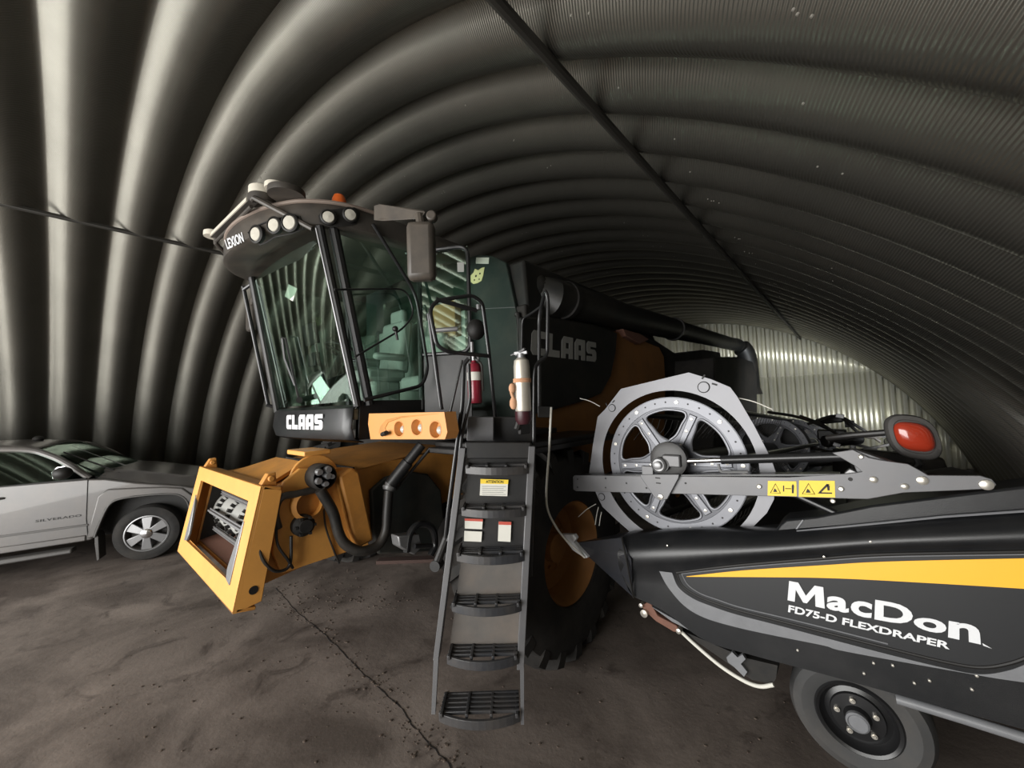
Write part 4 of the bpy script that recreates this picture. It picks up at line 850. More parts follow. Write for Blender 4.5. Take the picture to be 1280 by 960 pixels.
for ch, q in row:
    if ch == 'M':
        A, B_, C_, D_ = tq([(q[0], q[1]), (q[2], q[3]), (q[4], q[5]), (q[6], q[7])])
        mb.prism([(A*(1-u)+B_*u)*(1-v)+(D_*(1-u)+C_*u)*v for u, v in [(0, 0), (0, 1), (.27, 1), (.50, .42), (.74, 1), (.98, 1), (1, 0), (.76, 0), (.75, .60), (.53, .06), (.43, .06), (.21, .62), (.20, 0)]], (0, -.003, 0)); continue
    t = row_text(ch, [(q[0], q[1]), (q[2], q[3]), (q[4], q[5]), (q[6], q[7])], bold=(.018 if ch == 'M' else .035), thick=.003); me = bpy.data.meshes.new('t'); t.b.to_mesh(me); t.b.free(); mb.b.from_mesh(me); bpy.data.meshes.remove(me)
Q('lettering', mb, 'white', pan, label='large white maker name')
Q('lettering', row_text('FD75-D FLEXDRAPER', [(985, 765), (1187, 812), (1188, 803), (986, 756)], bold=.03, thick=.003), 'white', pan, label='small white model lettering')
mb = MB(); mb.prism(tq([(1228, 804), (1240, 811), (1229, 807)]), (0, .002, 0)); Q('letter_flick', mb, 'white', pan)
for (x, y) in [(997, 813), (1092, 829), (1116, 832), (1080, 842), (1143, 854), (1162, 851), (1215, 862), (1221, 845), (834, 682), (1030, 696), (1088, 677)]:
    mb = MB(); mb.lathe(oY(x, y, YS-.004 if y > 700 else YS-.03), (0, -1, 0), [(.007, -.004), (.006, .004), (0, .005)], 10); Q('bolt', mb, 'bolt', shield)
# divider point, deflector and rod at the front of the shield
mb = MB(); tip = oY(717, 679, YS+.08); a, b_, c_ = oY(777, 672, YS+.02), oY(791, 746, YS+.02), oY(789, 700, YS-.06)
a2, b2 = a+V((.0, .2, 0)), b_+V((0, .2, 0)); bm_ = mb
for tri in ((tip, a, c_), (tip, c_, b_), (tip, b_, b2), (tip, b2, a2), (tip, a2, a)): mb.poly(tri)
mb.poly((a, a2, b2, b_, c_)); Q('divider_point', mb, 'divider', smooth=10); Q('divider_joint', MB().tube(spline([oY(777, 671, YS+.0), oY(781, 690, YS-.065), oY(786, 715, YS-.065), oY(792, 747, YS-.02)], 5), .008, 6), 'ink')
mb = MB(); mb.prism([oY(x, y, YS+.02) for x, y in [(700, 668), (717, 668.5), (720, 673), (717, 678), (735, 697), (731, 698), (716, 688)]], (0, .05, 0)); Q('deflector', mb, 'white', bevel=.004)
mb = MB(); mb.tube(spline([oY(x, y, Yq) for x, y, Yq in [(689, 509, 2.5), (686.5, 560, 2.54), (683, 615, 2.58), (685, 638, 2.62), (694, 657, 2.70), (706, 673, 2.84), (731, 697, 2.96)]], 8), .009, 10); Q('crop_rod', mb, 'label')
# skid shoe and linkage under the shield
mb = MB(); mb.prism([oY(x, y, YS+.05) for x, y in [(849, 787), (880, 800), (930, 822), (972, 832), (970, 848), (966, 855), (940, 850)]], (0, .16, 0)); Q('skid_bracket', mb, 'dark')
mb = MB(); mb.tube(spline([oY(x, y, YS+.03) for x, y in [(852, 790), (868, 805), (900, 832), (930, 851), (950, 858), (967, 856)]], 6), .012, 10); Q('skid_shoe', mb, 'label', bevel=0)
mb = MB(); mb.prism([oY(x, y, YS+.02) for x, y in [(908, 822), (915, 815), (922, 822), (928, 818), (932, 824), (926, 830), (934, 840), (930, 846), (918, 834), (910, 828)]], (0, .03, 0)); Q('skid_lug', mb, 'band')
mb = MB(); mb.prism([oY(x, y, YS+.03) for x, y in [(801, 757), (812, 752), (822, 770), (845, 782), (852, 791), (842, 790), (820, 777), (806, 764)]], (0, .05, 0)); lk = Q('rusty_link', mb, 'rust', bevel=.006)
for x, y, r in [(802, 756, .016), (806, 766, .028), (849, 788, .018)]: mb = MB(); mb.lathe(oY(x, y, YS+.02), (0, -1, 0), [(r, -.03), (r, .02), (0, .025)], 14); Q('bolt', mb, 'bolt', lk)
mb = MB(); mb.prism([oY(x, y, YS+.025) for x, y in [(814, 758), (862, 785), (866, 790), (840, 777)]], (0, .03, 0)); Q('edge_strip', mb, 'band')
mb = MB(); mb.tube([oY(x, y, YS+.1) for x, y in [(1120, 873), (1200, 897), (1280, 922), (1420, 966)]], .026, 12); Q('lower_frame_tube', mb, 'band')
# transport wheel
def hub_wheel(c):
    R = .335; w = .20
    mb = MB(); mb.lathe(c, (0, -1, 0), [(.19, -.01), (.21, .005), (R*.80, .018), (R*.93, .0), (R, -.05), (R, -w+.05), (R*.93, -w), (.2, -w-.01), (.19, -.01)], 56)
    ty = Q('transport_tyre', mb, 'wheelrubber')
    mb = MB(); mb.lathe(c, (0, -1, 0), [(.205, .0), (.195, .012), (.18, .004), (.17, -.03), (.155, -.045), (.13, -.035), (.125, -.02), (.065, -.015), (.06, .0), (.05, .02), (0, .02)], 48); rim = Q('rim', mb, 'rail', ty)
    for i in range(5):
        a = 2*math.pi*i/5+.5; mb = MB(); mb.lathe(V(c)+V((.095*math.cos(a), .012, .095*math.sin(a))), (0, -1, 0), [(.015, -.01), (.015, .012), (.009, .012), (.009, .02), (0, .02)], 10); obj('wheel_nut', mb, 'bolt', ty)
    mb = MB(); mb.lathe(V(c)+V((0, -.016, 0)), (0, -1, 0), [(.055, 0), (.055, .022), (.046, .030), (.040, .024), (0, .024)], 24); obj('hub_cap', mb, 'band', ty)
    return ty
hc = oY(1072, 899, 3.12); hc.z = max(hc.z, .335); hub_wheel(hc)
mb = MB(); mb.cyl(hc+V((0, .1, 0)), hc+V((0, .55, 0)), .04); mb.box(hc+V((0, .45, .25)), (.1, .1, .5)); mb.box(hc+V((-.1, .85, .47)), (1.2, .12, .12)); mb.box(hc+V((-.1, 5.0, .5)), (.14, 8.6, .14)); Q('axle_beam', mb, 'black', bevel=.01)
mb = MB()
hc2 = hc+V((-.1, 8.8, 0)); hub_wheel(hc2); mb.cyl(hc2+V((0, .1, 0)), hc2+V((0, .5, 0)), .04); mb.box(hc2+V((0, .45, .25)), (.1, .1, .52)); Q('rear_axle_leg', mb, 'black', bevel=.01)
# ---- reel end plate, cam disc, arms
YR = 3.18
AX = V((1, 0, 0)); AZ = V((0, 0, 1))
RC = oY(842, 580, YR)
def l2(x, y): p = oY(x, y, YR); return (p.x-RC.x, p.z-RC.z)
outer = [l2(x, y) for x, y in [(735, 594), (740, 556), (746, 521), (755, 512), (775, 486), (812, 477), (860, 465.5), (888, 474), (912, 484), (921, 496), (942, 532), (963, 573), (969, 590), (967, 625), (958, 642), (936, 664), (905, 680), (850, 690), (795, 673), (770, 651), (752, 634), (746, 622)]]
holec = l2(838, 583); RH = (oY(940, 583, YR)-oY(754, 583, YR)).length/2*1.045
hole = [(holec[0]+RH*math.cos(a), holec[1]+RH*math.sin(a)) for a in [2*math.pi*i/64 for i in range(64)]]
ep = Q('reel_end_plate', curve_plate([outer, hole], .006, RC+V((0, .02, 0)), AX, AZ, V((0, -1, 0))), 'steel', smooth=20)
RD = (oY(934, 580, YR)-oY(766, 580, YR)).length/2*1.025
def disc(C, R, parent=header, holes=True, axis=V((0, -1, 0))):
    ou = [(R*math.cos(a), R*math.sin(a)) for a in [2*math.pi*i/96 for i in range(96)]]; loops = [ou]
    for k in range(6):
        a0 = math.radians(35+60*k); pts = []
        for (rr, da) in [(.35, 0), (.45, 16), (.62, 21), (.75, 23.5), (.805, 18), (.815, 0), (.805, -18), (.75, -23.5), (.62, -21), (.45, -16)]:
            pts.append(V((R*rr*math.cos(a0+math.radians(da)), R*rr*math.sin(a0+math.radians(da)), 0)))
        s = spline(pts+[pts[0]], 4); loops.append([(p.x, p.y) for p in s[:-1]])
    dk = Q('reel_disc', curve_plate(loops, .012, C, AX, AZ, V((0, -1, 0))), 'discweb', parent, smooth=20)
    for k in range(6):                                     # raised lips round the openings, spokes and bolts
        mb = MB(); pts = [C+V((x, -.007, z)) for x, z in loops[k+1]]; mb.tube(pts, R*.018, 6, closed=True); Q('opening_lip', mb, 'disc', dk)
        a = math.radians(5+60*k); d = V((math.cos(a), 0, math.sin(a))); n = V((-d.z, 0, d.x))
        mb = MB(); mb.hexa([C+d*R*.24-n*R*.036+V((0, -.008, 0)), C+d*R*.80-n*R*.058+V((0, -.008, 0)), C+d*R*.80+n*R*.058+V((0, -.008, 0)), C+d*R*.24+n*R*.036+V((0, -.008, 0))], [C+d*R*.25-n*R*.026+V((0, -.018, 0)), C+d*R*.79-n*R*.045+V((0, -.018, 0)), C+d*R*.79+n*R*.045+V((0, -.018, 0)), C+d*R*.25+n*R*.026+V((0, -.018, 0))]); Q('spoke', mb, 'disc', dk)
        for rr in (.32, .55, .74): mb = MB(); mb.lathe(C+d*R*rr+V((0, -.018, 0)), (0, -1, 0), [(R*.022, 0), (R*.02, R*.012), (0, R*.016)], 8); Q('bolt', mb, 'bolt', dk)
    mb = MB(); mb.lathe(C, (0, -1, 0), [(R*.845, .006), (R*.85, .010), (R*.99, .010), (R*1.0, .0)], 72); Q('rim_band', mb, 'disc', dk)
    for k in range(36):
        a = math.radians(k*10+3); p = C+V((R*.925*math.cos(a), -.010, R*.925*math.sin(a))); mb = MB()
        if k % 4 == 0: mb.lathe(p, (0, -1, 0), [(R*.028, 0), (R*.026, .008), (0, .009)], 10); Q('rivet', mb, 'bolt', dk)
        else: mb.lathe(p, (0, -1, 0), [(R*.013, 0), (R*.013, .0012), (0, .0012)], 8); Q('hole', mb, 'ink', dk)
    return dk
d1 = disc(RC+V((0, -.02, 0)), RD)
for x, y, r in [(879.5, 484, 6.8), (765, 510, 5.2), (752, 621, 5)]:
    rr = r*.0061; p = oY(x, y, YR+.014); mb = MB(); mb.tube([p+V((rr*math.cos(a), 0, rr*math.sin(a))) for a in [2*math.pi*i/24 for i in range(24)]], .003, 6, closed=True); Q('pivot_mark', mb, 'ink', ep)
    mb = MB(); mb.lathe(p, (0, -1, 0), [(rr*.93, 0), (rr*.9, .004), (0, .004)], 20); Q('pivot_cap', mb, 'steel', ep)
    for da in (.9, 1.9) if y < 600 else (): 
        a = math.radians(110 if x < 800 else 50)+(da-1.4)*1.3; c = p+V((rr*1.9*math.cos(a), -.002, rr*1.9*math.sin(a))); mb = MB(); mb.box(c, (rr*.9, .003, rr*.28), Matrix.Rotation(-a+.6, 3, 'Y')); Q('slot', mb, 'ink', ep)
# hub and its bracket on the arm
YA = 2.98
hb = oY(824, 581, YA-.05)
mb = MB(); mb.cyl(hb+V((.02, .0, .0)), RC+V((.0, .3, 0)), .05, seg=20); mb.lathe(oY(838, 574, YA+.05), (0, -1, 0), [(0, 0), (.135, 0), (.135, .05), (.1, .06), (0, .06)], 32); hubp = Q('reel_hub', mb, 'black')
mb = MB(); mb.lathe(hb, (0, -1, 0), [(.055, -.05), (.055, .02), (.045, .03), (.045, .02), (.03, .02), (.03, .05), (.018, .055), (0, .055)], 24); Q('hub_nut', mb, 'galv', hubp)
mb = MB(); q = oY(840, 576, YA-.02); mb.box(q, (.13, .05, .09)); Q('bearing_block', mb, 'armgrey', hubp, bevel=.01)
mb = MB(); mb.prism([oY(x, y, YA-.03) for x, y in [(800, 593), (849, 593), (848, 598), (834, 624), (826, 626), (818, 622), (801, 597)]], (0, .02, 0)); mb.box(oY(810, 588, YA-.01), (.09, .03, .07)); br = Q('hub_bracket', mb, 'armgrey', bevel=.004)
mb = MB(); mb.lathe(oY(826, 621, YA-.03), (0, -1, 0), [(.02, 0), (.018, .01), (0, .014)], 12); Q('bolt', mb, 'bolt', br)
for x, y in [(822, 597.5), (823, 604)]: mb = MB(); mb.box(oY(x, y, YA-.032), (.035, .003, .008)); Q('slot', mb, 'ink', br)
mb = MB(); am = [(716, 596), (718, 594), (800, 595), (985, 596.5), (1060, 592), (1078, 590), (1068, 582), (1040, 566), (1066, 562), (1086, 572), (1100, 575), (1135, 580), (1150, 588), (1160, 594), (1225, 594.5), (1240, 599), (1246, 606), (1240, 611), (1200, 613), (1130, 616), (1085, 624), (1060, 623.5), (985, 621), (720, 614), (716.5, 612)]
mb.prism([oY(x, y, YA) for x, y in am], (0, .012, 0))
arm = Q('reel_arm', mb, 'armgrey', bevel=.003)
Q('arm_flange', MB().hexa([oY(718, 594, YA+.001), oY(1050, 592.5, YA+.001), oY(1050, 594.5, YA+.001), oY(718, 596, YA+.001)], [oY(718, 594, YA)+V((0, .09, 0)), oY(1050, 592.5, YA)+V((0, .09, 0)), oY(1050, 594.5, YA)+V((0, .09, 0)), oY(718, 596, YA)+V((0, .09, 0))]), 'rail', arm)
for x, y in [(722, 599), (722, 609), (757, 598), (757, 609.5), (783, 604), (808, 610), (857, 604)]:
    mb = MB(); mb.lathe(oY(x, y, YA-.0005), (0, -1, 0), [(.0075, 0), (.0075, .001), (0, .001)], 10); Q('hole', mb, 'ink', arm)
mb = MB(); mb.lathe(oY(1063, 599, YA-.0005), (0, -1, 0), [(.011, 0), (.011, .001), (0, .001)], 12); Q('hole', mb, 'ink', arm)
for x, y, r in [(949, 608, .016), (1051, 611, .016), (1092, 599.5, .019), (1131, 608, .017), (1153, 600.5, .024), (1233, 606, .026), (1076, 571, .013), (1041, 626, .014)]:
    mb = MB(); mb.lathe(oY(x, y, YA), (0, -1, 0), [(r, 0), (r*.95, .008), (r*.6, .012), (0, .012)], 14); Q('bolt', mb, 'bolt', arm)
mb = MB(); mb.prism([oY(x, y, YA+.03) for x, y in [(1060, 564), (1070, 562), (1160, 594), (1165, 600), (1075, 600)]], (0, .10, 0)); Q('arm_gusset', mb, 'armgrey', arm, bevel=.004)
# warning decals on the arm
def decal(x0, y0, x1, y1, kind):
    q = [oY(*p, YA-.001) for p in [(x0, y1-.6), (x1, y1+.4), (x1-.6, y0+.6), (x0+.4, y0)]]
    dc_ = Q('warning_decal', MB().prism(q, (0, -.0015, 0)), 'labely', arm, label='yellow warning decal with black pictograms')
    A, B_, C_, D_ = q
    def uv(u, v): return (A*(1-u)+B_*u)*(1-v)+(D_*(1-u)+C_*u)*v+V((0, -.0022, 0))
    mb = MB(); tri = [uv(.10, .18), uv(.45, .18), uv(.275, .82)]; mb.tube(tri, .0028, 6, closed=True); obj('decal_symbol', mb, 'ink', arm)
    mb = MB(); mb.prism([uv(.2, .26), uv(.34, .26), uv(.30, .42), uv(.24, .5)], (0, -.001, 0)); obj('decal_symbol', mb, 'ink', arm)
    mb = MB()
    if kind == 0:
        mb.tube([uv(.62, .5), uv(.82, .5)], .0025, 6); mb.prism([uv(.84, .2), uv(.90, .2), uv(.92, .7), uv(.88, .82), uv(.84, .7)], (0, -.001, 0)); mb.prism([uv(.54, .3), uv(.58, .3), uv(.58, .7), uv(.54, .7)], (0, -.001, 0))
    else:
        mb.prism([uv(.52, .22), uv(.92, .22), uv(.92, .3), uv(.60, .3)], (0, -.001, 0)); mb.prism([uv(.55, .28), uv(.62, .28), uv(.86, .8), uv(.78, .82)], (0, -.001, 0)); mb.prism([uv(.78, .8), uv(.86, .72), uv(.86, .42), uv(.80, .42)], (0, -.001, 0))
    obj('decal_symbol', mb, 'ink', arm)
decal(959.5, 601, 996, 620, 0); decal(998.5, 600.5, 1044, 621.5, 1)
# hydraulic ram above the arm, stay below it
mb = MB(); a, m_, b_ = oY(838, 577, YA+.02), oY(940, 573.5, YA+.04), oY(1062, 570, YA+.04); mb.tube([a, m_-(m_-a)*.32], .018, 12); ram = Q('ram_rod', mb, 'chrome')
mb = MB(); mb.tube([m_-(m_-a)*.35, b_], .030, 14); Q('ram_barrel', mb, 'rail', ram)
mb = MB(); mb.tube(rnd([oY(898, 580, YA+.0), oY(900, 590, YA), oY(935, 590, YA)], .03), .01, 8); Q('ram_fitting', mb, 'galv', ram)
mb = MB(); mb.cyl(oY(960, 603, YA+.08), oY(1048, 643, YA+.08), .018, seg=10); Q('arm_stay', mb, 'rail')
mb = MB(); mb.prism([oY(x, y, YA+.02) for x, y in [(1062, 586), (1075, 592), (1078, 598), (1064, 597), (1055, 592)]], (0, .05, 0)); Q('ram_clevis', mb, 'galv', bevel=.004)
# back frame, draper deck, cutterbar running away into the shed
dirn = V((.03, 1, -.045)); rdir = V((.022, 1, -.075))
def along(p, L_): return p+dirn*L_
mb = MB(); p = V((.35, 3.05, 1.55)); mb.tube([p, along(p, 10.8)], .11, 16); Q('back_tube', mb, 'black')
mb = MB(); p0_, p1_ = V((-1.30, 3.28, .98)), V((.35, 3.28, 1.06)); mb.hexa([p0_, p1_, along(p1_, 10.4), along(p0_, 10.4)], [q+V((0, 0, -.06)) for q in (p0_, p1_, along(p1_, 10.4), along(p0_, 10.4))]); Q('draper_deck', mb, 'hose', bevel=.01)
mb = MB(); p0_, p1_ = V((.40, 3.25, .95)), V((.42, 3.25, 1.55)); mb.hexa([p0_, p1_, along(p1_, 10.4), along(p0_, 10.4)], [q+V((.05, 0, 0)) for q in (p0_, p1_, along(p1_, 10.4), along(p0_, 10.4))]); Q('back_sheet', mb, 'black')
# reel: centre tube, bats with tines, inner discs
mb = MB(); a = RC+V((0, .02, 0)); mb.tube([a, a+rdir*10.3], .10, 20); reel = Q('reel_tube', mb, 'black')
Rb = .50
for k in range(6):
    an = math.radians(68+60*k); o_ = V((Rb*math.cos(an), 0, Rb*math.sin(an))); a = RC+o_+V((0, .05, 0)); mb = MB(); mb.tube([a, a+rdir*10.2], .026, 8); bat = Q('reel_bat', mb, 'rail')
    dn = V((-.35, 0, -.94)).normalized(); mb = MB()
    for i in range(60): s = a+rdir*(.05+i*.165); mb.tube([s, s+dn*.12, s+dn*.24+V((-.05, 0, 0))], .004, 5)
    Q('reel_tines', mb, 'hose', bat, kind='stuff')
for (x, y, x2, y2) in [(750, 508, 725, 498), (745, 630, 723, 646), (748, 634, 744, 656), (752, 640, 749, 657), (921, 497, 966, 512)]:
    mb = MB(); a, b_ = oY(x, y, YR+.06), oY(x2, y2, YR+.06); mb.tube(spline([a, a.lerp(b_, .5)+V((0, 0, .012)), b_], 4), .004, 6); Q('tine', mb, 'label')
for L_, R, ox in ((4.1, .50, 0), (5.0, .50, .16)): disc(RC+rdir*L_+V((ox, 0, 0)), R)
for L_ in (4.5, 10.3):
    mb = MB(); mb.lathe(RC+rdir*L_, (0, -1, 0), [(.12, 0), (.5, .01), (.5, .03), (.12, .03)], 48); Q('reel_spider', mb, 'black')
# centre arm, motors and hoses seen beyond the end plate
def cl(x, y, D): return oD(x, y, D)
mb = MB(); mb.tube([cl(1012, 579, 6.2), cl(1105, 571, 5.6), cl(1160, 568, 5.2)], .06, 12); Q('centre_arm', mb, 'black')
mb = MB(); mb.box(cl(1040, 543, 6.2), (.36, .3, .16)); mb.cyl(cl(1030, 552, 6.0), cl(1075, 548, 6.0), .09, seg=18); Q('drive_motor', mb, 'black', bevel=.02)
mb = MB(); mb.cyl(cl(1022, 527, 6.3), cl(1052, 524, 6.3), .05); mb.box(cl(1062, 530, 6.2), (.12, .12, .1)); Q('valve_block', mb, 'dark', bevel=.01)
for k, pts in enumerate([[(1010, 530), (1045, 520), (1075, 535), (1100, 552)], [(1015, 560), (1050, 566), (1090, 560), (1110, 556)], [(1000, 520), (1030, 532), (1060, 552), (1095, 562)], [(1050, 520), (1080, 545), (1108, 545)], [(960, 515), (1000, 522), (1040, 538)], [(1105, 570), (1090, 582), (1110, 590), (1140, 588)], [(1115, 575), (1128, 592), (1160, 580)]]):
    mb = MB(); mb.tube(spline([cl(x, y, 6.0-.0*k-(1.5 if x > 1090 and k > 4 else 0)) for x, y in pts], 6), .022, 8); Q('hose', mb, 'hose')
for x, y, w in [(1060, 543, .1), (1046, 556, .09), (1050, 520, .1), (1066, 558, .07)]: mb = MB(); mb.box(cl(x, y, 5.8), (w, .08, w*.6), Matrix.Rotation(random.uniform(-.4, .4), 3, 'Y')); Q('hose_fitting', mb, 'galv', bevel=.006)
mb = MB(); mb.hexa([cl(1062, 560, 4.6), cl(1180, 572, 4.3), cl(1190, 596, 4.2), cl(1062, 600, 4.5)], [cl(1040, 560, 5.6), cl(1150, 566, 5.4), cl(1150, 590, 5.4), cl(1040, 600, 5.6)]); Q('drive_guard', mb, 'hose', bevel=.03)
# lamp at the header's back corner
lc = oY(1141, 546, 3.30); nn = V((.25, -1, .12)).normalized()
us_ = V((1, .25, -.14)).normalized(); vs_ = nn.cross(us_)*-1
def lampblob(sx, sz, prof):
    mb = MB(); rows = []
    for (k, d) in prof:
        row = []
        for i in range(33):
            a = 2*math.pi*i/32; ex = .75
            cx = math.copysign(abs(math.cos(a))**ex, math.cos(a)); sz_ = math.copysign(abs(math.sin(a))**ex, math.sin(a)); row.append(lc+us_*(sx*k*cx+.0)+(V((0, 0, 1))+us_*-.15)*(sz*k*sz_)+nn*d*.6)
        rows.append(row)
    mb.grid(rows); return mb
lampb = Q('lamp_housing', lampblob(.118, .130, [(.01, -.12), (.6, -.12), (.98, -.05), (1, .0), (.92, .03), (.75, .035), (.72, .02), (.01, .02)]), 'truckdk', smooth=50)
Q('lamp_lens', lampblob(.086, .084, [(1.0, .02), (.97, .045), (.75, .075), (.4, .09), (.01, .095)]), 'redlens', lampb, smooth=60, label='orange-red oval lamp lens')
mb = MB(); mb.tube([lc+V((-.11, .04, .02)), lc+V((-.26, .06, .0)), lc+V((-.40, .15, -.03))], .02, 10); mb.tube([lc+V((.0, .04, -.08)), lc+V((.02, .05, -.16)), lc+V((-.05, .1, -.26))], .02, 10); Q('lamp_bracket', mb, 'black', lampb)
mb = MB(); mb.hexa([oY(1160, 592, 3.25), oY(1200, 586, 3.35), oY(1224, 594, 3.25), oY(1165, 598, 3.2)], [oY(1160, 592, 3.25)+V((0, .3, -.03)), oY(1200, 586, 3.35)+V((0, .3, -.03)), oY(1224, 594, 3.25)+V((0, .3, -.03)), oY(1165, 598, 3.2)+V((0, .3, -.03))]); Q('rear_cover', mb, 'hose', bevel=.01)
# ================================================================ PICKUP TRUCK by the left wall
A_ = math.radians(20); TD = V((math.sin(A_), math.cos(A_), 0)); TN = V((-TD.y, TD.x, 0))      # forward, inward (away from the viewer)
T0 = V((-8.785, .90, 0))
def TP(s, w, z): return T0+TD*s+TN*w+V((0, 0, z))
truck = thing('pickup_truck', TP(-1.5, 1.0, 0), 'silver grey pickup truck with side window and chrome wheel, parked by the left wall', 'pickup truck')
def K(name, mb, m, parent=truck, **k): return obj(name, mb, m, parent, **k)
W = 2.05
# lower body with wheel arches
arch_ = [(-.60, .50), (-.57, .62), (-.47, .92), (-.37, 1.03), (-.15, 1.06), (.20, 1.05), (.40, 1.01), (.52, .88), (.58, .60), (.60, .50)]
prof = [(-5.0, .62), (-5.0, 1.38), (-4.9, 1.42), (-.72, 1.40), (-.5, 1.375), (-.13, 1.27), (.4, 1.16), (.85, 1.02), (.98, .85), (1.0, .55), (.62, .48)]+arch_[::-1]+[(-.66, .46), (-3.0, .42), (-3.1, .55), (-3.2, .9), (-3.5, 1.03), (-3.9, 1.03), (-4.15, .9), (-4.25, .6)]
mb = MB(); mb.prism([TP(s, 0, z) for s, z in prof], TN*.10); body = K('body_side', mb, 'truck', bevel=.018)
mb = MB(); mb.prism([TP(s, W-.1, z) for s, z in prof], TN*.10); K('far_body_side', mb, 'truck', bevel=.018)
# flare round the front arch
mb = MB(); o_ = [(-.69, .49), (-.64, .80), (-.58, 1.12), (-.47, 1.22), (-.15, 1.20), (.20, 1.17), (.45, 1.12), (.62, .95), (.70, .55)]
mb.prism([TP(s, -.03, z) for s, z in o_]+[TP(s, -.03, z) for s, z in arch_[::-1]], TN*.06); K('wheel_flare', mb, 'truck', body, bevel=.02)
mb = MB(); mb.tube([TP(s, -.03, z) for s, z in spline([V((a, b, 0)) for a, b in arch_], 4) and [(p.x, p.y) for p in spline([V((a, b, 0)) for a, b in arch_], 4)]], .014, 8); K('arch_trim', mb, 'truckdk', body)
# hood, windscreen cowl, roof, pillars
mb = MB(); rows = []
for w, dz in [(.06, -.02), (.14, .05), (.3, .10), (.34, .14), (W/2, .17), (W-.34, .14), (W-.3, .10), (W-.14, .05), (W-.06, -.02)]:
    rows.append([TP(s, w, z+dz) for s, z in [(-.62, 1.37), (-.3, 1.32), (0, 1.25), (.4, 1.15), (.75, 1.07), (.92, .98), (.97, .85)]])
mb.grid(rows); K('hood', mb, 'truck', smooth=40)
mb = MB(); mb.box(TP(-.1, W/2, .85), (.01, .01, .01)); mb.hexa([TP(-.8, .12, .5), TP(.9, .12, .5), TP(.9, .12, 1.0), TP(-.8, .12, 1.1)], [TP(-.8, W-.12, .5), TP(.9, W-.12, .5), TP(.9, W-.12, 1.0), TP(-.8, W-.12, 1.1)])
mb = MB(); mb.hexa([TP(-4.9, .3, .45), TP(.9, .3, .45), TP(.9, .3, .95), TP(-4.9, .3, 1.2)], [TP(-4.9, W-.3, .45), TP(.9, W-.3, .45), TP(.9, W-.3, .95), TP(-4.9, W-.3, 1.2)]); K('underbody', mb, 'ink')
mb = MB(); rows = []
for s, z in [(-1.33, 1.915), (-1.45, 1.965), (-1.8, 2.0), (-2.6, 2.01), (-3.2, 1.97), (-3.35, 1.90)]:
    rows.append([TP(s, w, z-c) for w, c in [(.20, .10), (.24, .03), (.34, .0), (W/2, -.035), (W-.34, .0), (W-.24, .03), (W-.20, .10)]])
mb.grid(rows); K('roof', mb, 'truck', smooth=50)
mb = MB(); mb.tube(spline([TP(-.70, .07, 1.40), TP(-.95, .12, 1.63), TP(-1.2, .18, 1.80), TP(-1.5, .22, 1.905), TP(-2.2, .235, 1.94), TP(-3.2, .235, 1.90)], 5), .045, 10); K('pillar_rail', mb, 'truck')
mb = MB(); mb.tube(spline([TP(-.70, W-.07, 1.40), TP(-.95, W-.12, 1.63), TP(-1.2, W-.18, 1.80), TP(-1.5, W-.22, 1.905), TP(-2.2, W-.235, 1.94), TP(-3.2, W-.235, 1.90)], 5), .045, 10); K('pillar_rail', mb, 'truck')
mb = MB(); mb.grid([[TP(-.62, .10, 1.41), TP(-.45, .5, 1.46), TP(-.40, W/2, 1.48), TP(-.45, W-.5, 1.46), TP(-.62, W-.10, 1.41)], [TP(-1.34, .22, 1.90), TP(-1.3, .6, 1.935), TP(-1.3, W/2, 1.95), TP(-1.3, W-.6, 1.935), TP(-1.34, W-.22, 1.90)]]); K('windscreen', mb, 'truckglass', smooth=80)
mb = MB(); sg = [(-.76, 1.405), (-.98, 1.60), (-1.22, 1.765), (-1.5, 1.865), (-2.05, 1.89), (-2.05, 1.38)]
def sw(z): return .03+(z-1.4)*.38
mb.prism([TP(s, sw(z), z) for s, z in sg], TN*.006); K('side_window', mb, 'truckglass')
mb = MB(); mb.prism([TP(s, sw(z), z) for s, z in [(-2.15, 1.38), (-2.15, 1.89), (-3.0, 1.87), (-3.15, 1.40)]], TN*.006); K('side_window', mb, 'truckglass')
mb = MB(); mb.prism([TP(s, sw(z)-.005, z) for s, z in [(-2.04, 1.38), (-2.04, 1.90), (-2.16, 1.90), (-2.16, 1.38)]], TN*.03); K('door_pillar', mb, 'ink')
mb = MB(); pl = [TP(s, sw(z)-.012, z) for s, z in sg]; mb.tube([TP(-.72, .02, 1.402), TP(-2.05, .02, 1.385), TP(-3.2, .02, 1.385)], .018, 8); K('window_seal', mb, 'ink')
mb = MB(); mb.prism([TP(s, W-sw(z)-.006, z) for s, z in sg], TN*.006); K('far_side_window', mb, 'truckglass')
mb = MB(); mb.hexa([TP(-3.33, .25, 1.4), TP(-3.33, W-.25, 1.4), TP(-3.33, W-.25, 1.92), TP(-3.33, .25, 1.92)], [TP(-3.4, .2, 1.35), TP(-3.4, W-.2, 1.35), TP(-3.4, W-.2, 1.92), TP(-3.4, .2, 1.92)]); K('cab_back', mb, 'truck')
mb = MB(); mb.box(TP(-1.75, .55, 1.35), (.25, .55, .7), Matrix.Rotation(-A_, 3, 'Z')); mb.box(TP(-1.75, .55, 1.75), (.14, .28, .2), Matrix.Rotation(-A_, 3, 'Z')); K('seat', mb, 'ink', bevel=.05)
mb = MB(); mb.hexa([TP(-.75, .15, 1.2), TP(-.5, .15, 1.2), TP(-.55, .15, 1.42), TP(-.95, .15, 1.45)], [TP(-.75, W-.15, 1.2), TP(-.5, W-.15, 1.2), TP(-.55, W-.15, 1.42), TP(-.95, W-.15, 1.45)]); K('dashboard', mb, 'ink')
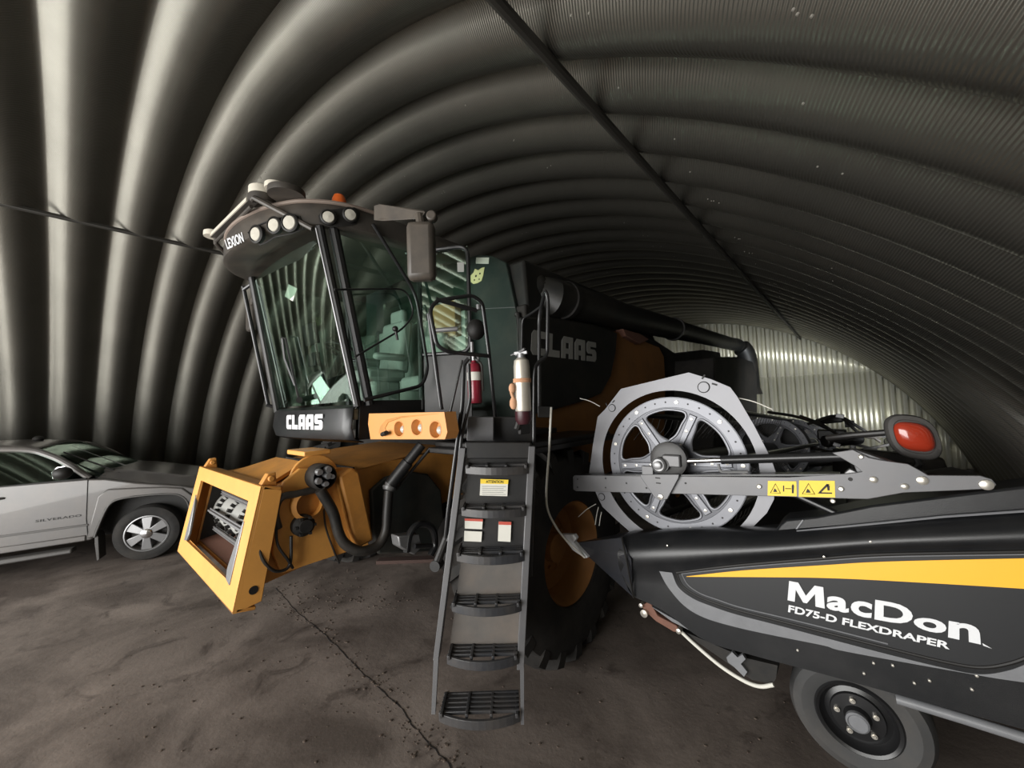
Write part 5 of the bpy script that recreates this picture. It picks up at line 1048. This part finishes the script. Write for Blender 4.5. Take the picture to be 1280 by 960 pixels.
# mirror, wipers, cowl, cab marker
mb = MB(); mb.ball(TP(-.93, -.13, 1.535), .11, 18, sc3=(1.0, 1.0, .85)); mir2 = K('door_mirror', mb, 'ink')
mb = MB(); mb.tube([TP(-1.03, -.10, 1.46), TP(-1.035, -.13, 1.56), TP(-.98, -.14, 1.625), TP(-.9, -.14, 1.635)], .012, 8); K('mirror_edge', mb, 'chrome', mir2)
mb = MB(); mb.hexa([TP(-.62, .12, 1.41), TP(-.42, .2, 1.40), TP(-.40, .35, 1.46), TP(-.62, .35, 1.47)], [TP(-.60, .9, 1.46), TP(-.42, .9, 1.45), TP(-.4, 1.0, 1.5), TP(-.55, 1.0, 1.51)]); K('cowl', mb, 'ink', bevel=.02)
mb = MB(); mb.tube([TP(-.50, .30, 1.48), TP(-.75, .34, 1.62), TP(-1.12, .40, 1.82)], .012, 6); K('wiper', mb, 'ink')
mb = MB(); mb.tube([TP(-.48, .75, 1.50), TP(-.8, .8, 1.66), TP(-1.2, .9, 1.88)], .012, 6); K('wiper', mb, 'galv')
mb = MB(); mb.ball(TP(-1.62, .95, 2.03), .07, 12, sc3=(1.2, 1, .8)); K('roof_marker', mb, 'ink')
# door: handle, mouldings, lettering, seams
for w_, z0_, z1_, nm in [(-.012, .685, .715, 'door_moulding'),]:
    mb = MB(); mb.hexa([TP(-.68, w_, z0_), TP(-3.0, w_, z0_-.02), TP(-3.0, w_, z1_-.02), TP(-.68, w_, z1_)], [TP(-.68, .02, z0_), TP(-3.0, .02, z0_-.02), TP(-3.0, .02, z1_-.02), TP(-.68, .02, z1_)]); K(nm, mb, 'truckdk', body, bevel=.006)
mb = MB(); mb.hexa([TP(-.70, -.02, .46), TP(-3.0, -.02, .42), TP(-3.0, -.02, .53), TP(-.70, -.02, .55)], [TP(-.70, .06, .46), TP(-3.0, .06, .42), TP(-3.0, .06, .53), TP(-.70, .06, .55)]); K('rocker_panel', mb, 'truck', body, bevel=.015)
mb = MB(); mb.hexa([TP(-.82, -.10, .32), TP(-3.0, -.10, .28), TP(-3.0, -.10, .36), TP(-.82, -.10, .39)], [TP(-.82, .08, .32), TP(-3.0, .08, .28), TP(-3.0, .08, .36), TP(-.82, .08, .39)]); K('running_board', mb, 'truckdk', bevel=.02)
mb = MB(); mb.tube(rnd([TP(-1.84, 0, 1.225), TP(-1.82, -.045, 1.225), TP(-1.60, -.045, 1.23), TP(-1.56, .0, 1.23)], .03), .016, 8); K('door_handle', mb, 'truckdk', body)
mb = MB(); mb.tube([TP(-.70, -.003, 1.39), TP(-.705, -.003, .8), TP(-.68, -.003, .5)], .006, 6); mb.tube([TP(-2.1, -.003, 1.38), TP(-2.1, -.003, .46)], .006, 6); K('door_seam', mb, 'ink', body)
q = [TP(-1.24, -.004, .83), TP(-.76, -.004, .84), TP(-.76, -.004, .875), TP(-1.24, -.004, .865)]; K('lettering', text('SILVERADO', q, 0, bold=.01, thick=.003, space=1.1), 'ink', body, label='small dark model lettering on the door')
mb = MB(); mb.prism([TP(-.60, -.02, .56), TP(-.56, -.02, .5), TP(-.54, -.02, .15), TP(-.57, -.02, .13), TP(-.60, -.02, .4)], TN*.25); K('mud_flap', mb, 'truckdk', bevel=.006)
# wheels
def pick_wheel(s, w, sgn):
    c = TP(s, w, .44); ax = -TN*sgn; R = .435
    mb = MB(); mb.lathe(c, ax, [(.27, -.0), (.29, .015), (R*.82, .02), (R*.95, .0), (R, -.05), (R, -.22), (R*.95, -.27), (.27, -.27), (.27, 0)], 56); ty = K('truck_tyre', mb, 'tyre')
    mb = MB(); mb.lathe(c, ax, [(.285, .012), (.275, .022), (.26, .012), (.24, -.05), (.235, -.12), (0, -.12)], 48); K('barrel', mb, 'truckdk', ty)
    e1 = TD; e2 = V((0, 0, 1))
    for k in range(6):
        a = math.radians(30+60*k); d = e1*math.cos(a)+e2*math.sin(a); n = e1*-math.sin(a)+e2*math.cos(a)
        mb = MB(); mb.hexa([c+d*.05-n*.045+ax*.03, c+d*.265-n*.075+ax*.005, c+d*.265+n*.075+ax*.005, c+d*.05+n*.045+ax*.03], [c+d*.05-n*.04-ax*.02, c+d*.265-n*.06-ax*.05, c+d*.265+n*.06-ax*.05, c+d*.05+n*.04-ax*.02]); K('spoke', mb, 'galv', ty, bevel=.012)
    mb = MB(); mb.lathe(c, ax, [(.075, .0), (.075, .035), (.06, .045), (0, .048)], 28); K('hub_cap', mb, 'chrome', ty)
    mb = MB(); mb.lathe(c, ax, [(.262, .01), (.27, .024), (.285, .02)], 48); K('rim_lip', mb, 'galv', ty)
pick_wheel(0.0, .03, 1); pick_wheel(-3.7, .03, 1); pick_wheel(0, W-.03, -1); pick_wheel(-3.7, W-.03, -1)
mb = MB(); mb.hexa([TP(.93, .05, .45), TP(1.08, .15, .45), TP(1.08, .15, .75), TP(.93, .05, .75)], [TP(.93, W-.05, .45), TP(1.08, W-.15, .45), TP(1.08, W-.15, .75), TP(.93, W-.05, .75)]); K('bumper', mb, 'chrome', bevel=.03)
mb = MB(); mb.hexa([TP(.9, .2, .78), TP(1.0, .2, .78), TP(.96, .2, 1.05), TP(.9, .2, 1.05)], [TP(.9, W-.2, .78), TP(1.0, W-.2, .78), TP(.96, W-.2, 1.05), TP(.9, W-.2, 1.05)]); K('grille', mb, 'truckdk', bevel=.02)
mb = MB(); mb.hexa([TP(-3.4, .1, .75), TP(-4.95, .1, .75), TP(-4.95, .1, .80), TP(-3.4, .1, .80)], [TP(-3.4, W-.1, .75), TP(-4.95, W-.1, .75), TP(-4.95, W-.1, .80), TP(-3.4, W-.1, .80)]); mb.hexa([TP(-4.9, .1, .7), TP(-5.0, .1, .7), TP(-5.0, .1, 1.38), TP(-4.9, .1, 1.38)], [TP(-4.9, W-.1, .7), TP(-5.0, W-.1, .7), TP(-5.0, W-.1, 1.38), TP(-4.9, W-.1, 1.38)]); K('truck_bed', mb, 'truck')
